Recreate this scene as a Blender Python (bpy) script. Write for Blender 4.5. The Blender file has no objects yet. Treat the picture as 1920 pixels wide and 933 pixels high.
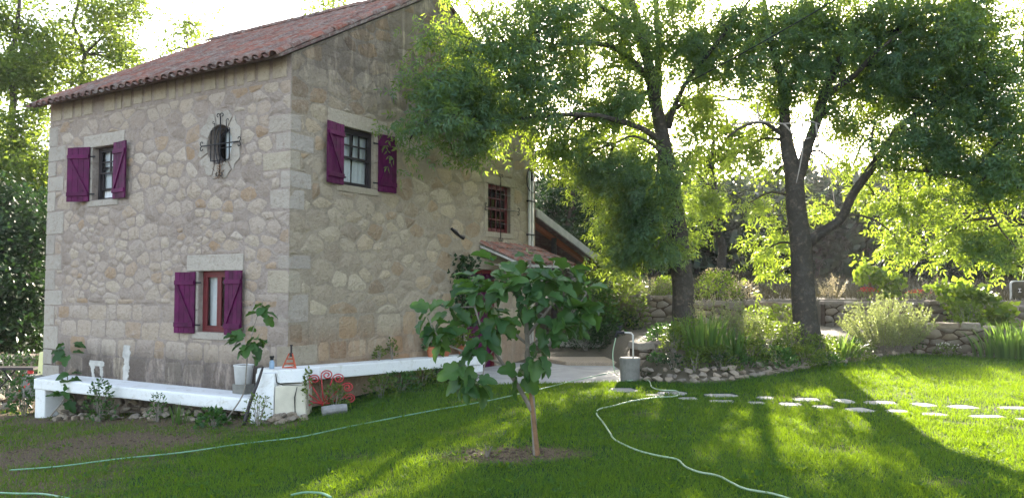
import bpy, bmesh, math, random
import numpy as np
from mathutils import Vector, Matrix, noise as mnoise

random.seed(7)
RNG = np.random.default_rng(11)
SC = bpy.context.scene
COL = SC.collection
R = math.radians

# ------------------------------------------------------------------ camera, sky, sun, exposure
EYE = 1.65
PITCH = math.atan(73.5 / 1500)
cam_d = bpy.data.cameras.new('camera')
cam_d.sensor_width = 36.0
cam_d.lens = 36.0 * 1500 / 1920
cam_d.clip_end = 1500
cam = bpy.data.objects.new('camera', cam_d)
COL.objects.link(cam)
cam.location = (0, 0, EYE)
cam.rotation_euler = (math.pi / 2 + PITCH, 0, 0)
SC.camera = cam

SUN_EL, SUN_AZ = R(15.5), R(12.5)          # azimuth clockwise from +Y
world = bpy.data.worlds.new('World')
SC.world = world
world.use_nodes = True
wn = world.node_tree
bg = wn.nodes['Background']
sky = wn.nodes.new('ShaderNodeTexSky')
sky.sky_type = 'NISHITA'
sky.sun_disc = False
sky.sun_elevation = SUN_EL
sky.sun_rotation = SUN_AZ
sky.air_density = 1.0
sky.dust_density = 2.2
sky.ozone_density = 0.6
pale = wn.nodes.new('ShaderNodeHueSaturation')      # pale, hazy summer sky
pale.inputs['Saturation'].default_value = 0.68
wn.links.new(sky.outputs[0], pale.inputs['Color'])
wn.links.new(pale.outputs[0], bg.inputs[0])
bg.inputs[1].default_value = 0.14
sun_d = bpy.data.lights.new('sun', 'SUN')
sun_d.energy = 5.0
sun_d.angle = R(0.5)
sun_d.color = (1.0, 0.90, 0.74)
sun = bpy.data.objects.new('sun', sun_d)
COL.objects.link(sun)
sdir = Vector((math.sin(SUN_AZ) * math.cos(SUN_EL), math.cos(SUN_AZ) * math.cos(SUN_EL), math.sin(SUN_EL)))
sun.rotation_euler = sdir.to_track_quat('Z', 'Y').to_euler()
sun.location = (10, 40, 20)
SC.view_settings.view_transform = 'Standard'
SC.view_settings.look = 'None'
SC.view_settings.gamma = 1
SC.view_settings.use_curve_mapping = False
SC.view_settings.exposure = 2.66
SC.render.engine = 'CYCLES'
SC.cycles.use_denoising = True
SC.cycles.max_bounces = 8
SC.cycles.transmission_bounces = 6
SC.cycles.transparent_max_bounces = 8
SC.cycles.sample_clamp_indirect = 6.0

# ------------------------------------------------------------------ helpers
def at(px, py, Y):
    """point seen at photo pixel (px, py), Y metres ahead"""
    u = (px - 960) / 1500; v = -(py - 466.5) / 1500
    c, s = math.cos(PITCH), math.sin(PITCH)
    d = Vector((u, c - s * v, s + c * v))
    return Vector((0, 0, EYE)) + d * (Y / d.y)

def softplus(t, w=0.6):
    t = np.asarray(t, float)
    return w * np.logaddexp(0, t / w)

def sstep(a, b, t):
    k = np.clip((np.asarray(t, float) - a) / (b - a), 0, 1)
    return k * k * (3 - 2 * k)

def gz(x, y):
    """lawn height"""
    z = -0.088 * softplus(-np.asarray(x, float) - 0.4) + 0.018 * softplus(np.asarray(y, float) - 10, 1.0) * sstep(1.0, 4.5, x)
    return z + 0.02 * np.sin(np.asarray(x, float) * 0.9 + 1.3) * np.sin(np.asarray(y, float) * 0.7)

def onlawn(px, py, dz=0.0):
    Y = 10.0
    for _ in range(40):
        p = at(px, py, Y)
        z = float(gz(p.x, p.y)) + dz
        u = at(px, py, 1.0)
        sl = (u.z - EYE)
        if sl >= -1e-3: break
        Y = 0.5 * Y + 0.5 * (z - EYE) / sl
    return at(px, py, Y)

def loc_of(o):
    v = Vector((0, 0, 0))
    while o is not None:
        v += o.location
        o = o.parent
    return v

def tag(o, label=None, cat=None, group=None, kind=None):
    if label: o['label'] = label
    if cat: o['category'] = cat
    if group: o['group'] = group
    if kind: o['kind'] = kind
    return o

def thing(name, loc, label, cat, group=None):
    o = bpy.data.objects.new(name, None)
    o.empty_display_size = 0.1
    COL.objects.link(o)
    o.location = loc
    return tag(o, label, cat, group)

def link(name, me, mat=None, parent=None, base=None):
    """mesh with world coordinates (base None) or local coordinates placed at base"""
    o = bpy.data.objects.new(name, me)
    COL.objects.link(o)
    if mat is not None and not me.materials: me.materials.append(mat)
    off = loc_of(parent) if parent else Vector((0, 0, 0))
    if parent: o.parent = parent
    o.location = (Vector(base) if base is not None else Vector((0, 0, 0))) - off
    return o

def pymesh(name, verts, faces, smooth=False):
    me = bpy.data.meshes.new(name)
    me.from_pydata([tuple(v) for v in verts], [], faces)
    me.update()
    if smooth: me.shade_smooth()
    return me

def npmesh(name, V, Q, smooth=False):
    """V (n,3) array, Q (m,k) int array of k-gons"""
    me = bpy.data.meshes.new(name)
    V = np.ascontiguousarray(V, dtype=np.float32); Q = np.ascontiguousarray(Q, dtype=np.int32)
    m, k = Q.shape
    me.vertices.add(len(V)); me.vertices.foreach_set('co', V.ravel())
    me.loops.add(m * k); me.loops.foreach_set('vertex_index', Q.ravel())
    me.polygons.add(m)
    me.polygons.foreach_set('loop_start', np.arange(0, m * k, k, dtype=np.int32))
    me.update(calc_edges=True)
    if smooth: me.shade_smooth()
    return me

def bm_mesh(name, bm, smooth=False):
    bmesh.ops.recalc_face_normals(bm, faces=bm.faces)
    me = bpy.data.meshes.new(name)
    bm.to_mesh(me); bm.free()
    if smooth: me.shade_smooth()
    return me

class MB:
    """collects boxes, tubes and plates in world coordinates"""
    def __init__(s): s.v = []; s.f = []
    def add(s, vs, fs):
        n = len(s.v)
        s.v += [tuple(v) for v in vs]; s.f += [tuple(i + n for i in f) for f in fs]
        return s
    def hexa(s, c8):
        return s.add(c8, [(0, 3, 2, 1), (4, 5, 6, 7), (0, 1, 5, 4), (1, 2, 6, 5), (2, 3, 7, 6), (3, 0, 4, 7)])
    def box(s, c, ax, ay, az, hx, hy, hz):
        c = Vector(c); ax = Vector(ax) * hx; ay = Vector(ay) * hy; az = Vector(az) * hz
        return s.hexa([c - ax - ay - az, c + ax - ay - az, c + ax + ay - az, c - ax + ay - az,
                       c - ax - ay + az, c + ax - ay + az, c + ax + ay + az, c - ax + ay + az])
    def tube(s, pts, rad, n=8, cap=True):
        pts = [Vector(p) for p in pts]
        if not isinstance(rad, (list, tuple)): rad = [rad] * len(pts)
        rings = []; up = None
        for i, p in enumerate(pts):
            t = (pts[min(i + 1, len(pts) - 1)] - pts[max(i - 1, 0)])
            if t.length < 1e-9: t = Vector((0, 0, 1))
            t.normalize()
            if up is None:
                up = t.orthogonal().normalized()
            else:
                up = (up - t * up.dot(t))
                up = up.normalized() if up.length > 1e-6 else t.orthogonal().normalized()
            w = t.cross(up)
            rings.append([p + (up * math.cos(a) + w * math.sin(a)) * rad[i] for a in (2 * math.pi * k / n for k in range(n))])
        vs = [v for r in rings for v in r]
        fs = []
        for i in range(len(rings) - 1):
            for k in range(n):
                a = i * n + k; b = i * n + (k + 1) % n
                fs.append((a, b, b + n, a + n))
        if cap:
            fs.append(tuple(range(n - 1, -1, -1))); fs.append(tuple(range(len(vs) - n, len(vs))))
        return s.add(vs, fs)
    def lathe(s, c, prof, n=16):
        c = Vector(c); vs = []; fs = []
        for r, z in prof:
            for k in range(n):
                a = 2 * math.pi * k / n
                vs.append(c + Vector((r * math.cos(a), r * math.sin(a), z)))
        for i in range(len(prof) - 1):
            for k in range(n):
                a = i * n + k; b = i * n + (k + 1) % n
                fs.append((a, b, b + n, a + n))
        fs.append(tuple(range(n - 1, -1, -1)))
        return s.add(vs, fs)
    def build(s, name, mat, parent=None, smooth=False, bevel=0, rough=0.0, sub=0):
        if bevel or rough or sub:
            bm = bmesh.new()
            vs = [bm.verts.new(v) for v in s.v]
            for f in s.f:
                try: bm.faces.new([vs[i] for i in f])
                except ValueError: pass
            if bevel: bmesh.ops.bevel(bm, geom=bm.edges[:], offset=bevel, segments=2, affect='EDGES', profile=0.6)
            if sub: bmesh.ops.subdivide_edges(bm, edges=[e for e in bm.edges if e.calc_length() > 0.12], cuts=sub, use_grid_fill=True)
            if rough:
                for v in bm.verts:
                    n = mnoise.noise_vector(v.co * 3.1) * 0.7 + mnoise.noise_vector(v.co * 8.3) * 0.35
                    v.co += n * rough
            me = bm_mesh(name, bm, smooth)
        else:
            me = pymesh(name, s.v, s.f, smooth)
        return link(name, me, mat, parent)

def smooth_path(pts, n=6):
    """Catmull-Rom through points (Vectors, optional radius as 4th value)"""
    P = [list(p) for p in pts]
    P = [[2 * a - b for a, b in zip(P[0], P[1])]] + P + [[2 * a - b for a, b in zip(P[-1], P[-2])]]
    out = []
    for i in range(1, len(P) - 2):
        for k in range(n):
            t = k / n
            out.append([0.5 * (2 * b + (c - a) * t + (2 * a - 5 * b + 4 * c - d) * t * t + (3 * b - a - 3 * c + d) * t ** 3)
                        for a, b, c, d in zip(P[i - 1], P[i], P[i + 1], P[i + 2])])
    out.append(P[-2])
    return out

# ------------------------------------------------------------------ materials
def new_mat(name):
    m = bpy.data.materials.new(name); m.use_nodes = True
    nt = m.node_tree
    return m, nt, nt.nodes['Principled BSDF'], nt.nodes['Material Output']

def nd(nt, typ, **kw):
    n = nt.nodes.new(typ)
    for k, v in kw.items():
        if k.startswith('i_'): n.inputs[k[2:].replace('_', ' ')].default_value = v
        else: setattr(n, k, v)
    return n

def ramp(nt, fac, stops):
    r = nt.nodes.new('ShaderNodeValToRGB')
    e = r.color_ramp.elements
    while len(e) < len(stops): e.new(0.5)
    for el, (p, c) in zip(e, stops):
        el.position = p; el.color = (*c, 1) if len(c) == 3 else c
    nt.links.new(fac, r.inputs[0])
    return r.outputs[0]

def mixc(nt, fac, a, b, mode='MIX'):
    m = nt.nodes.new('ShaderNodeMix'); m.data_type = 'RGBA'; m.blend_type = mode
    for sock, val in ((m.inputs[0], fac), (m.inputs[6], a), (m.inputs[7], b)):
        if hasattr(val, 'links'): nt.links.new(val, sock)
        elif isinstance(val, (int, float)): sock.default_value = val
        else: sock.default_value = (*val, 1)
    return m.outputs[2]

def math_n(nt, op, a, b=None, c=None, clamp=False):
    m = nt.nodes.new('ShaderNodeMath'); m.operation = op; m.use_clamp = clamp
    for i, val in enumerate((a, b, c)):
        if val is None: continue
        if hasattr(val, 'links'): nt.links.new(val, m.inputs[i])
        else: m.inputs[i].default_value = val
    return m.outputs[0]

def rnd_of(nt):
    g = nt.nodes.new('ShaderNodeNewGeometry'); o = nt.nodes.new('ShaderNodeObjectInfo')
    return math_n(nt, 'FRACT', math_n(nt, 'ADD', g.outputs['Random Per Island'], o.outputs['Random'])), g

def noise_n(nt, vec, scale, detail=4, rough=0.6, dist=0.0):
    n = nt.nodes.new('ShaderNodeTexNoise')
    n.inputs['Scale'].default_value = scale; n.inputs['Detail'].default_value = detail
    n.inputs['Roughness'].default_value = rough; n.inputs['Distortion'].default_value = dist
    nt.links.new(vec, n.inputs['Vector'])
    return n.outputs['Fac']

def bump_n(nt, bsdf, height, strength=0.3, dist=0.02):
    b = nt.nodes.new('ShaderNodeBump')
    b.inputs['Strength'].default_value = strength; b.inputs['Distance'].default_value = dist
    nt.links.new(height, b.inputs['Height']); nt.links.new(b.outputs[0], bsdf.inputs['Normal'])

def simple(name, col, rough=0.6, var=0.15, scale=12.0, bump=0.0, metal=0.0, spec=0.4, bscale=None):
    m, nt, b, out = new_mat(name)
    r, g = rnd_of(nt)
    P = g.outputs['Position']
    f = noise_n(nt, P, scale, 5)
    f2 = math_n(nt, 'ADD', math_n(nt, 'MULTIPLY', f, 0.8), math_n(nt, 'MULTIPLY', r, 0.2))
    lo = tuple(c * (1 - var * 1.6) for c in col); hi = tuple(min(1, c * (1 + var * 1.3)) for c in col)
    nt.links.new(ramp(nt, f2, [(0.25, lo), (0.75, hi)]), b.inputs['Base Color'])
    b.inputs['Roughness'].default_value = rough; b.inputs['Metallic'].default_value = metal
    b.inputs['Specular IOR Level'].default_value = spec
    if bump: bump_n(nt, b, noise_n(nt, P, bscale or scale * 3, 5), bump, 0.01)
    return m

def leaf_mat(name, dark, mid, light, trans, tf=0.45, rough=0.5, spec=0.25):
    m, nt, b, out = new_mat(name)
    r, g = rnd_of(nt)
    big = noise_n(nt, g.outputs['Position'], 0.9, 2)
    f = math_n(nt, 'ADD', math_n(nt, 'MULTIPLY', r, 0.6), math_n(nt, 'MULTIPLY', big, 0.4))
    c = ramp(nt, f, [(0.2, dark), (0.5, mid), (0.8, light)])
    nt.links.new(c, b.inputs['Base Color'])
    b.inputs['Roughness'].default_value = rough; b.inputs['Specular IOR Level'].default_value = spec
    t = nt.nodes.new('ShaderNodeBsdfTranslucent')
    tc = mixc(nt, r, tuple(x * 0.75 for x in trans), tuple(min(1, x * 1.15) for x in trans))
    nt.links.new(tc, t.inputs[0])
    mx = nt.nodes.new('ShaderNodeMixShader'); mx.inputs[0].default_value = tf
    nt.links.new(b.outputs[0], mx.inputs[1]); nt.links.new(t.outputs[0], mx.inputs[2])
    nt.links.new(mx.outputs[0], out.inputs['Surface'])
    return m

def masonry_mat(name, palette, mortar=False, top_stain=None, foot_stain=None, rust=None, smear=0.0, smear_col=(0.4, 0.34, 0.3), bump=0.75):
    """old stone: per-stone tone, grain, lichen; stains of the place given as (z0, z1, colour, amount)"""
    m, nt, b, out = new_mat(name)
    r, g = rnd_of(nt)
    P = g.outputs['Position']
    n1 = noise_n(nt, P, 3.0, 5, 0.65, 0.4); n2 = noise_n(nt, P, 26.0, 6, 0.75); n3 = noise_n(nt, P, 9.0, 5, 0.7)
    if mortar:
        c = ramp(nt, n1, [(0.3, palette[0]), (0.5, palette[1]), (0.72, palette[2])])
    else:
        k = len(palette)
        base = ramp(nt, r, [((i + 0.5) / k, p) for i, p in enumerate(palette)])
        c = mixc(nt, math_n(nt, 'MULTIPLY', sst(nt, n1, 0.35, 0.7), 0.55), base, mixc(nt, 0.5, base, palette[1]))
    n4 = noise_n(nt, P, 5.5, 6, 0.75, 1.2)
    c = mixc(nt, math_n(nt, 'MULTIPLY', sst(nt, n3, 0.5, 0.72), 0.5), c, (0.26, 0.205, 0.15))
    c = mixc(nt, math_n(nt, 'MULTIPLY', sst(nt, n4, 0.50, 0.66), smear), c, smear_col)
    dark = math_n(nt, 'MULTIPLY', sst(nt, n2, 0.52, 0.72), 0.55)
    c = mixc(nt, dark, c, mixc(nt, 1.0, c, (0.45, 0.42, 0.42), 'MULTIPLY'))
    xyz = nt.nodes.new('ShaderNodeSeparateXYZ'); nt.links.new(P, xyz.inputs[0])
    streak = nt.nodes.new('ShaderNodeMapping'); streak.inputs['Scale'].default_value = (2.2, 2.2, 0.6)
    nt.links.new(P, streak.inputs[0])
    sn = noise_n(nt, streak.outputs[0], 1.6, 6, 0.7, 0.6)
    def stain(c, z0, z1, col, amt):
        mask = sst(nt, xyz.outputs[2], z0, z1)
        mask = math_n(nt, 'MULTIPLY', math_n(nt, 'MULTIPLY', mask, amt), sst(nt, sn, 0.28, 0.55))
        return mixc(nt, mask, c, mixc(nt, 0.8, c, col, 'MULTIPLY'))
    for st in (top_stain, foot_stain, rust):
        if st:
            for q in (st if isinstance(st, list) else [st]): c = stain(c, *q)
    nt.links.new(c, b.inputs['Base Color'])
    b.inputs['Roughness'].default_value = 0.93; b.inputs['Specular IOR Level'].default_value = 0.15
    h = math_n(nt, 'ADD', math_n(nt, 'MULTIPLY', n2, 0.6), n3)
    bump_n(nt, b, math_n(nt, 'ADD', h, math_n(nt, 'MULTIPLY', n4, 1.2)), bump, 0.05)
    return m

def sst(nt, v, a, b):
    m = nt.nodes.new('ShaderNodeMapRange'); m.interpolation_type = 'SMOOTHSTEP'
    m.inputs['From Min'].default_value = min(a, b); m.inputs['From Max'].default_value = max(a, b)
    m.inputs['To Min'].default_value = 0 if a < b else 1; m.inputs['To Max'].default_value = 1 if a < b else 0
    nt.links.new(v, m.inputs['Value'])
    return m.outputs[0]

PAL_A = [(0.392, 0.321, 0.276), (0.498, 0.418, 0.354), (0.456, 0.367, 0.286), (0.541, 0.464, 0.393), (0.382, 0.260, 0.160), (0.488, 0.413, 0.359), (0.307, 0.250, 0.214), (0.456, 0.377, 0.320), (0.509, 0.428, 0.340), (0.466, 0.392, 0.335)]
PAL_B = [(0.385, 0.319, 0.246), (0.487, 0.410, 0.308), (0.329, 0.267, 0.205), (0.544, 0.466, 0.353), (0.431, 0.307, 0.194), (0.283, 0.211, 0.148), (0.476, 0.393, 0.285)]
SOOT = (0.30, 0.29, 0.30)
M = {}
FA = dict(bump=1.0, smear=0.68, smear_col=(0.44, 0.37, 0.33), foot_stain=[(0.75, 0.25, (0.16, 0.155, 0.16), 0.9)])
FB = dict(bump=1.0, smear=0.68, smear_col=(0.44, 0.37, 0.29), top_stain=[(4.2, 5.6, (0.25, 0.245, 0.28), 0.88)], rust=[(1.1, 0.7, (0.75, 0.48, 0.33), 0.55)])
M['stone_a'] = masonry_mat('stone_front', PAL_A, **FA)
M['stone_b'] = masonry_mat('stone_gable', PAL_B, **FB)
M['mortar_a'] = masonry_mat('mortar_front', [(0.31, 0.255, 0.225), (0.37, 0.31, 0.275), (0.43, 0.365, 0.325)], True, **FA)
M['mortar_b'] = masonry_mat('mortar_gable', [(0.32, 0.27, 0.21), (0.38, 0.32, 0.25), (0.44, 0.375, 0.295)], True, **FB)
M['ashlar'] = masonry_mat('dressed_granite', [(0.38, 0.345, 0.305), (0.43, 0.39, 0.345), (0.35, 0.315, 0.28), (0.45, 0.405, 0.355)], smear=.4)
M['ashlar_warm'] = masonry_mat('dressed_warm', [(0.40, 0.34, 0.265), (0.43, 0.375, 0.30), (0.36, 0.31, 0.24)])
M['ashlar_q'] = masonry_mat('corner_granite', [(0.37, 0.325, 0.285), (0.42, 0.375, 0.33), (0.395, 0.345, 0.295)], smear=.5, smear_col=(0.39, 0.335, 0.29))
M['drystone'] = masonry_mat('dry_stone', [(0.20, 0.17, 0.14), (0.26, 0.22, 0.18), (0.17, 0.145, 0.12), (0.30, 0.26, 0.21), (0.23, 0.18, 0.13)])
M['rock'] = masonry_mat('loose_rock', [(0.22, 0.19, 0.155), (0.30, 0.255, 0.20), (0.18, 0.155, 0.13), (0.35, 0.29, 0.225), (0.25, 0.20, 0.15)])
M['soil'] = simple('soil', (0.075, 0.052, 0.035), 0.95, 0.35, 9, 0.8)
m, nt, b, out = new_mat('whitewash')
g = nt.nodes.new('ShaderNodeNewGeometry'); P = g.outputs['Position']
n1 = noise_n(nt, P, 4.0, 7, .75, .6); n2 = noise_n(nt, P, 22, 6, .7)
c = mixc(nt, math_n(nt, 'MULTIPLY', sst(nt, n1, .52, .70), .65), (.74, .75, .76), (.46, .44, .38))
c = mixc(nt, math_n(nt, 'MULTIPLY', sst(nt, n2, .60, .72), .5), c, (.33, .31, .27))
nt.links.new(c, b.inputs['Base Color']); b.inputs['Roughness'].default_value = .85; b.inputs['Specular IOR Level'].default_value = .2
bump_n(nt, b, math_n(nt, 'ADD', n2, n1), .55, .02)
M['white'] = m
M['old_wash'] = simple('old_whitewash', (0.47, 0.455, 0.43), 0.9, 0.2, 9, 0.4)
M['cream'] = simple('cream_plaster', (0.62, 0.58, 0.48), 0.8, 0.12, 4, 0.25, bscale=30)
M['plum'] = simple('plum_paint', (0.078, 0.004, 0.048), 0.6, 0.38, 5, 0.25, spec=0.2, bscale=60)
M['redframe'] = simple('dark_red_paint', (0.115, 0.014, 0.018), 0.5, 0.2, 9)
M['darkwood'] = simple('dark_wood', (0.028, 0.022, 0.024), 0.55, 0.3, 9)
M['iron'] = simple('black_iron', (0.018, 0.018, 0.022), 0.5, 0.3, 30, metal=0.3)
M['curtain'] = simple('white_curtain', (0.70, 0.71, 0.74), 0.9, 0.06, 20)
M['dark_room'] = simple('dark_room', (0.03, 0.028, 0.027), 0.9)
def tile_mat(name, cols, lichen):
    m, nt, b, out = new_mat(name); r, g = rnd_of(nt); P = g.outputs['Position']
    c = ramp(nt, r, [((i + .5) / len(cols), q) for i, q in enumerate(cols)])
    n1 = noise_n(nt, P, 7, 6, .75, .5); n2 = noise_n(nt, P, 40, 5, .7)
    c = mixc(nt, math_n(nt, 'MULTIPLY', sst(nt, n1, .42, .62), lichen), c, ramp(nt, n2, [(.35, (.13, .11, .10)), (.65, (.34, .31, .28))]))
    nt.links.new(c, b.inputs['Base Color']); b.inputs['Roughness'].default_value = .92; b.inputs['Specular IOR Level'].default_value = .15
    bump_n(nt, b, n2, .5, .01)
    return m
M['tile'] = tile_mat('clay_tile', [(.20, .075, .054), (.26, .10, .072), (.15, .062, .048), (.21, .11, .09), (.12, .07, .062)], .6)
M['tile_old'] = tile_mat('clay_tile_weathered', [(.16, .09, .077), (.12, .075, .067), (.20, .11, .09)], .75)
M['terracotta'] = simple('terracotta', (0.36, 0.12, 0.055), 0.8, 0.2, 14)
M['redpaint'] = simple('bright_red_paint', (0.40, 0.03, 0.035), 0.5, 0.25, 18)
M['orange'] = simple('orange_paint', (0.42, 0.075, 0.03), 0.5, 0.2, 18)
M['pipe'] = simple('pale_pipe', (0.52, 0.50, 0.46), 0.5, 0.1, 8)
M['cable'] = simple('black_cable', (0.015, 0.015, 0.015), 0.6, 0.1)
M['hose'] = simple('green_hose', (0.15, 0.29, 0.18), 0.4, 0.18, 4)
M['hose_pale'] = simple('pale_hose', (0.30, 0.40, 0.26), 0.45, 0.2, 3)
M['bark'] = masonry_mat('ash_bark', [(0.062, 0.054, 0.046), (0.088, 0.076, 0.066), (0.050, 0.044, 0.038)], smear=0.5, smear_col=(0.11, 0.105, 0.095))
M['bark_pale'] = simple('dead_branch', (0.32, 0.28, 0.25), 0.9, 0.2, 14)
M['fig_bark'] = simple('fig_bark', (0.20, 0.175, 0.15), 0.85, 0.25, 14, 0.3)
M['fig_scar'] = simple('fig_bare_wood', (0.19, 0.105, 0.055), 0.8, 0.35, 9, 0.3)
M['yellow'] = simple('pale_yellow_plastic', (0.62, 0.60, 0.30), 0.5, 0.08, 5)
M['bluecan'] = simple('blue_grey_plastic', (0.25, 0.36, 0.50), 0.4, 0.15, 9)
M['bucket'] = simple('white_plastic', (0.60, 0.60, 0.60), 0.5, 0.1, 7)
M['greyblock'] = simple('grey_concrete', (0.16, 0.155, 0.14), 0.9, 0.2, 11, 0.3)
M['log'] = simple('bleached_log', (0.22, 0.215, 0.215), 0.9, 0.25, 15, 0.4)
M['slab'] = simple('path_slab', (0.30, 0.285, 0.26), 0.9, 0.18, 6, 0.5, bscale=22)
M['patio'] = simple('patio_stone', (0.33, 0.325, 0.32), 0.9, 0.2, 2.5, 0.4, bscale=15)
M['gravel'] = simple('gravel', (0.30, 0.235, 0.17), 0.95, 0.35, 45, 0.8, bscale=60)
M['weather_wood'] = simple('grey_board', (0.40, 0.385, 0.36), 0.8, 0.2, 6, 0.2)
# foliage
M['ash'] = leaf_mat('ash_leaf', (0.034, 0.080, 0.056), (0.058, 0.122, 0.080), (0.095, 0.170, 0.100), (0.36, 0.48, 0.035), 0.46)
M['ash_left'] = leaf_mat('poplar_leaf', (0.028, 0.062, 0.016), (0.048, 0.095, 0.022), (0.075, 0.13, 0.026), (0.28, 0.38, 0.035), 0.45)
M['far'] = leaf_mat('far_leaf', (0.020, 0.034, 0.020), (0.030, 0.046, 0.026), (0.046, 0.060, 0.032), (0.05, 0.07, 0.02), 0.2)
M['olive'] = leaf_mat('olive_leaf', (0.045, 0.060, 0.045), (0.065, 0.082, 0.060), (0.095, 0.11, 0.080), (0.08, 0.10, 0.04), 0.2)
M['fig'] = leaf_mat('fig_leaf', (0.020, 0.060, 0.020), (0.035, 0.088, 0.026), (0.060, 0.125, 0.032), (0.12, 0.24, 0.03), 0.28, 0.42)
M['figlit'] = leaf_mat('sunlit_fig_leaf', (0.04, 0.09, 0.02), (0.055, 0.11, 0.025), (0.08, 0.14, 0.03), (0.30, 0.42, 0.03), 0.5)  # lit copy of the fig leaf, sunlight put into a lighter, yellower colour
M['herb'] = leaf_mat('herb_leaf', (0.035, 0.065, 0.018), (0.055, 0.095, 0.025), (0.085, 0.13, 0.03), (0.24, 0.32, 0.04), 0.42)
M['sage'] = leaf_mat('grey_green_leaf', (0.10, 0.13, 0.07), (0.15, 0.18, 0.09), (0.20, 0.24, 0.12), (0.36, 0.42, 0.12), 0.45)
M['straw'] = leaf_mat('straw_seedhead', (0.24, 0.20, 0.12), (0.32, 0.27, 0.17), (0.42, 0.36, 0.24), (0.42, 0.36, 0.2), 0.4)
M['iris'] = leaf_mat('iris_blade', (0.035, 0.075, 0.03), (0.05, 0.10, 0.035), (0.07, 0.13, 0.04), (0.22, 0.36, 0.05), 0.42)
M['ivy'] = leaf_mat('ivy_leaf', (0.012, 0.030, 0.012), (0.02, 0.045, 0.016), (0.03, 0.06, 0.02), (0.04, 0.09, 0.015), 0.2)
M['grass'] = leaf_mat('grass_blade', (0.012, 0.054, 0.024), (0.024, 0.086, 0.032), (0.056, 0.122, 0.038), (0.25, 0.38, 0.006), 0.46, 0.7, 0.04)
M['dryblade'] = leaf_mat('dry_grass_blade', (0.12, 0.10, 0.05), (0.17, 0.14, 0.075), (0.23, 0.19, 0.11), (0.25, 0.22, 0.1), 0.4, 0.7)
M['meadow'] = leaf_mat('meadow_blade', (0.05, 0.045, 0.03), (0.08, 0.07, 0.045), (0.12, 0.10, 0.065), (0.10, 0.09, 0.04), 0.3, 0.8, 0.05)
M['petal'] = simple('red_flower', (0.50, 0.04, 0.03), 0.6, 0.2)
M['pale_flower'] = simple('pale_flower', (0.60, 0.55, 0.48), 0.7, 0.15)

m, nt, b, out = new_mat('window_glass')
b.inputs['Base Color'].default_value = (0.02, 0.025, 0.03, 1); b.inputs['Roughness'].default_value = 0.03
b.inputs['Specular IOR Level'].default_value = 0.6
tr = nt.nodes.new('ShaderNodeBsdfTransparent'); tr.inputs[0].default_value = (0.85, 0.88, 0.88, 1)
fr = nt.nodes.new('ShaderNodeFresnel'); fr.inputs[0].default_value = 1.33
mx = nt.nodes.new('ShaderNodeMixShader')
gl = nt.nodes.new('ShaderNodeBsdfGlossy'); gl.inputs['Roughness'].default_value = 0.02
nt.links.new(fr.outputs[0], mx.inputs[0]); nt.links.new(tr.outputs[0], mx.inputs[1]); nt.links.new(gl.outputs[0], mx.inputs[2])
nt.links.new(mx.outputs[0], out.inputs['Surface'])
M['glass'] = m

# lawn sheet: turf with dry and bare patches
m, nt, b, out = new_mat('turf')
g = nt.nodes.new('ShaderNodeNewGeometry'); P = g.outputs['Position']
at_ = nt.nodes.new('ShaderNodeAttribute'); at_.attribute_name = 'bare'
n1 = noise_n(nt, P, 2.2, 6, 0.7); n2 = noise_n(nt, P, 30, 4, 0.7)
c = ramp(nt, n1, [(0.3, (0.012, 0.036, 0.010)), (0.55, (0.020, 0.052, 0.013)), (0.75, (0.05, 0.062, 0.02))])
soil = ramp(nt, n2, [(0.3, (0.06, 0.042, 0.03)), (0.7, (0.16, 0.12, 0.08))])
f = sst(nt, math_n(nt, 'ADD', at_.outputs['Fac'], math_n(nt, 'MULTIPLY', math_n(nt, 'SUBTRACT', n1, 0.5), 0.9)), 0.4, 0.7)
nt.links.new(mixc(nt, f, c, soil), b.inputs['Base Color'])
b.inputs['Roughness'].default_value = 0.95; b.inputs['Specular IOR Level'].default_value = 0.1
bump_n(nt, b, n2, 0.8, 0.03)
M['turf'] = m

m, nt, b, out = new_mat('wild_ground')
g = nt.nodes.new('ShaderNodeNewGeometry'); P = g.outputs['Position']
n1 = noise_n(nt, P, 0.5, 6, 0.7); n2 = noise_n(nt, P, 8, 5, 0.7)
c = ramp(nt, n1, [(0.3, (0.07, 0.058, 0.038)), (0.5, (0.10, 0.085, 0.055)), (0.7, (0.05, 0.05, 0.025))])
c = mixc(nt, math_n(nt, 'MULTIPLY', n2, 0.6), c, (0.10, 0.075, 0.05))
nt.links.new(c, b.inputs['Base Color']); b.inputs['Roughness'].default_value = 0.95
bump_n(nt, b, n2, 0.8, 0.05)
M['wild'] = m

# ------------------------------------------------------------------ ground, lawn, patio
EDGE = [(1186, 712), (1240, 716), (1310, 718), (1380, 713), (1440, 703), (1500, 692), (1570, 681), (1650, 668), (1700, 663), (1760, 664), (1840, 670), (1960, 676), (2150, 684)]
EDGE_W = [onlawn(*p) for p in EDGE]
EX = np.array([p.x for p in EDGE_W]); EYY = np.array([p.y for p in EDGE_W])

def edge_y(x):
    return np.interp(x, EX, EYY, left=99.0)

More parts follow.
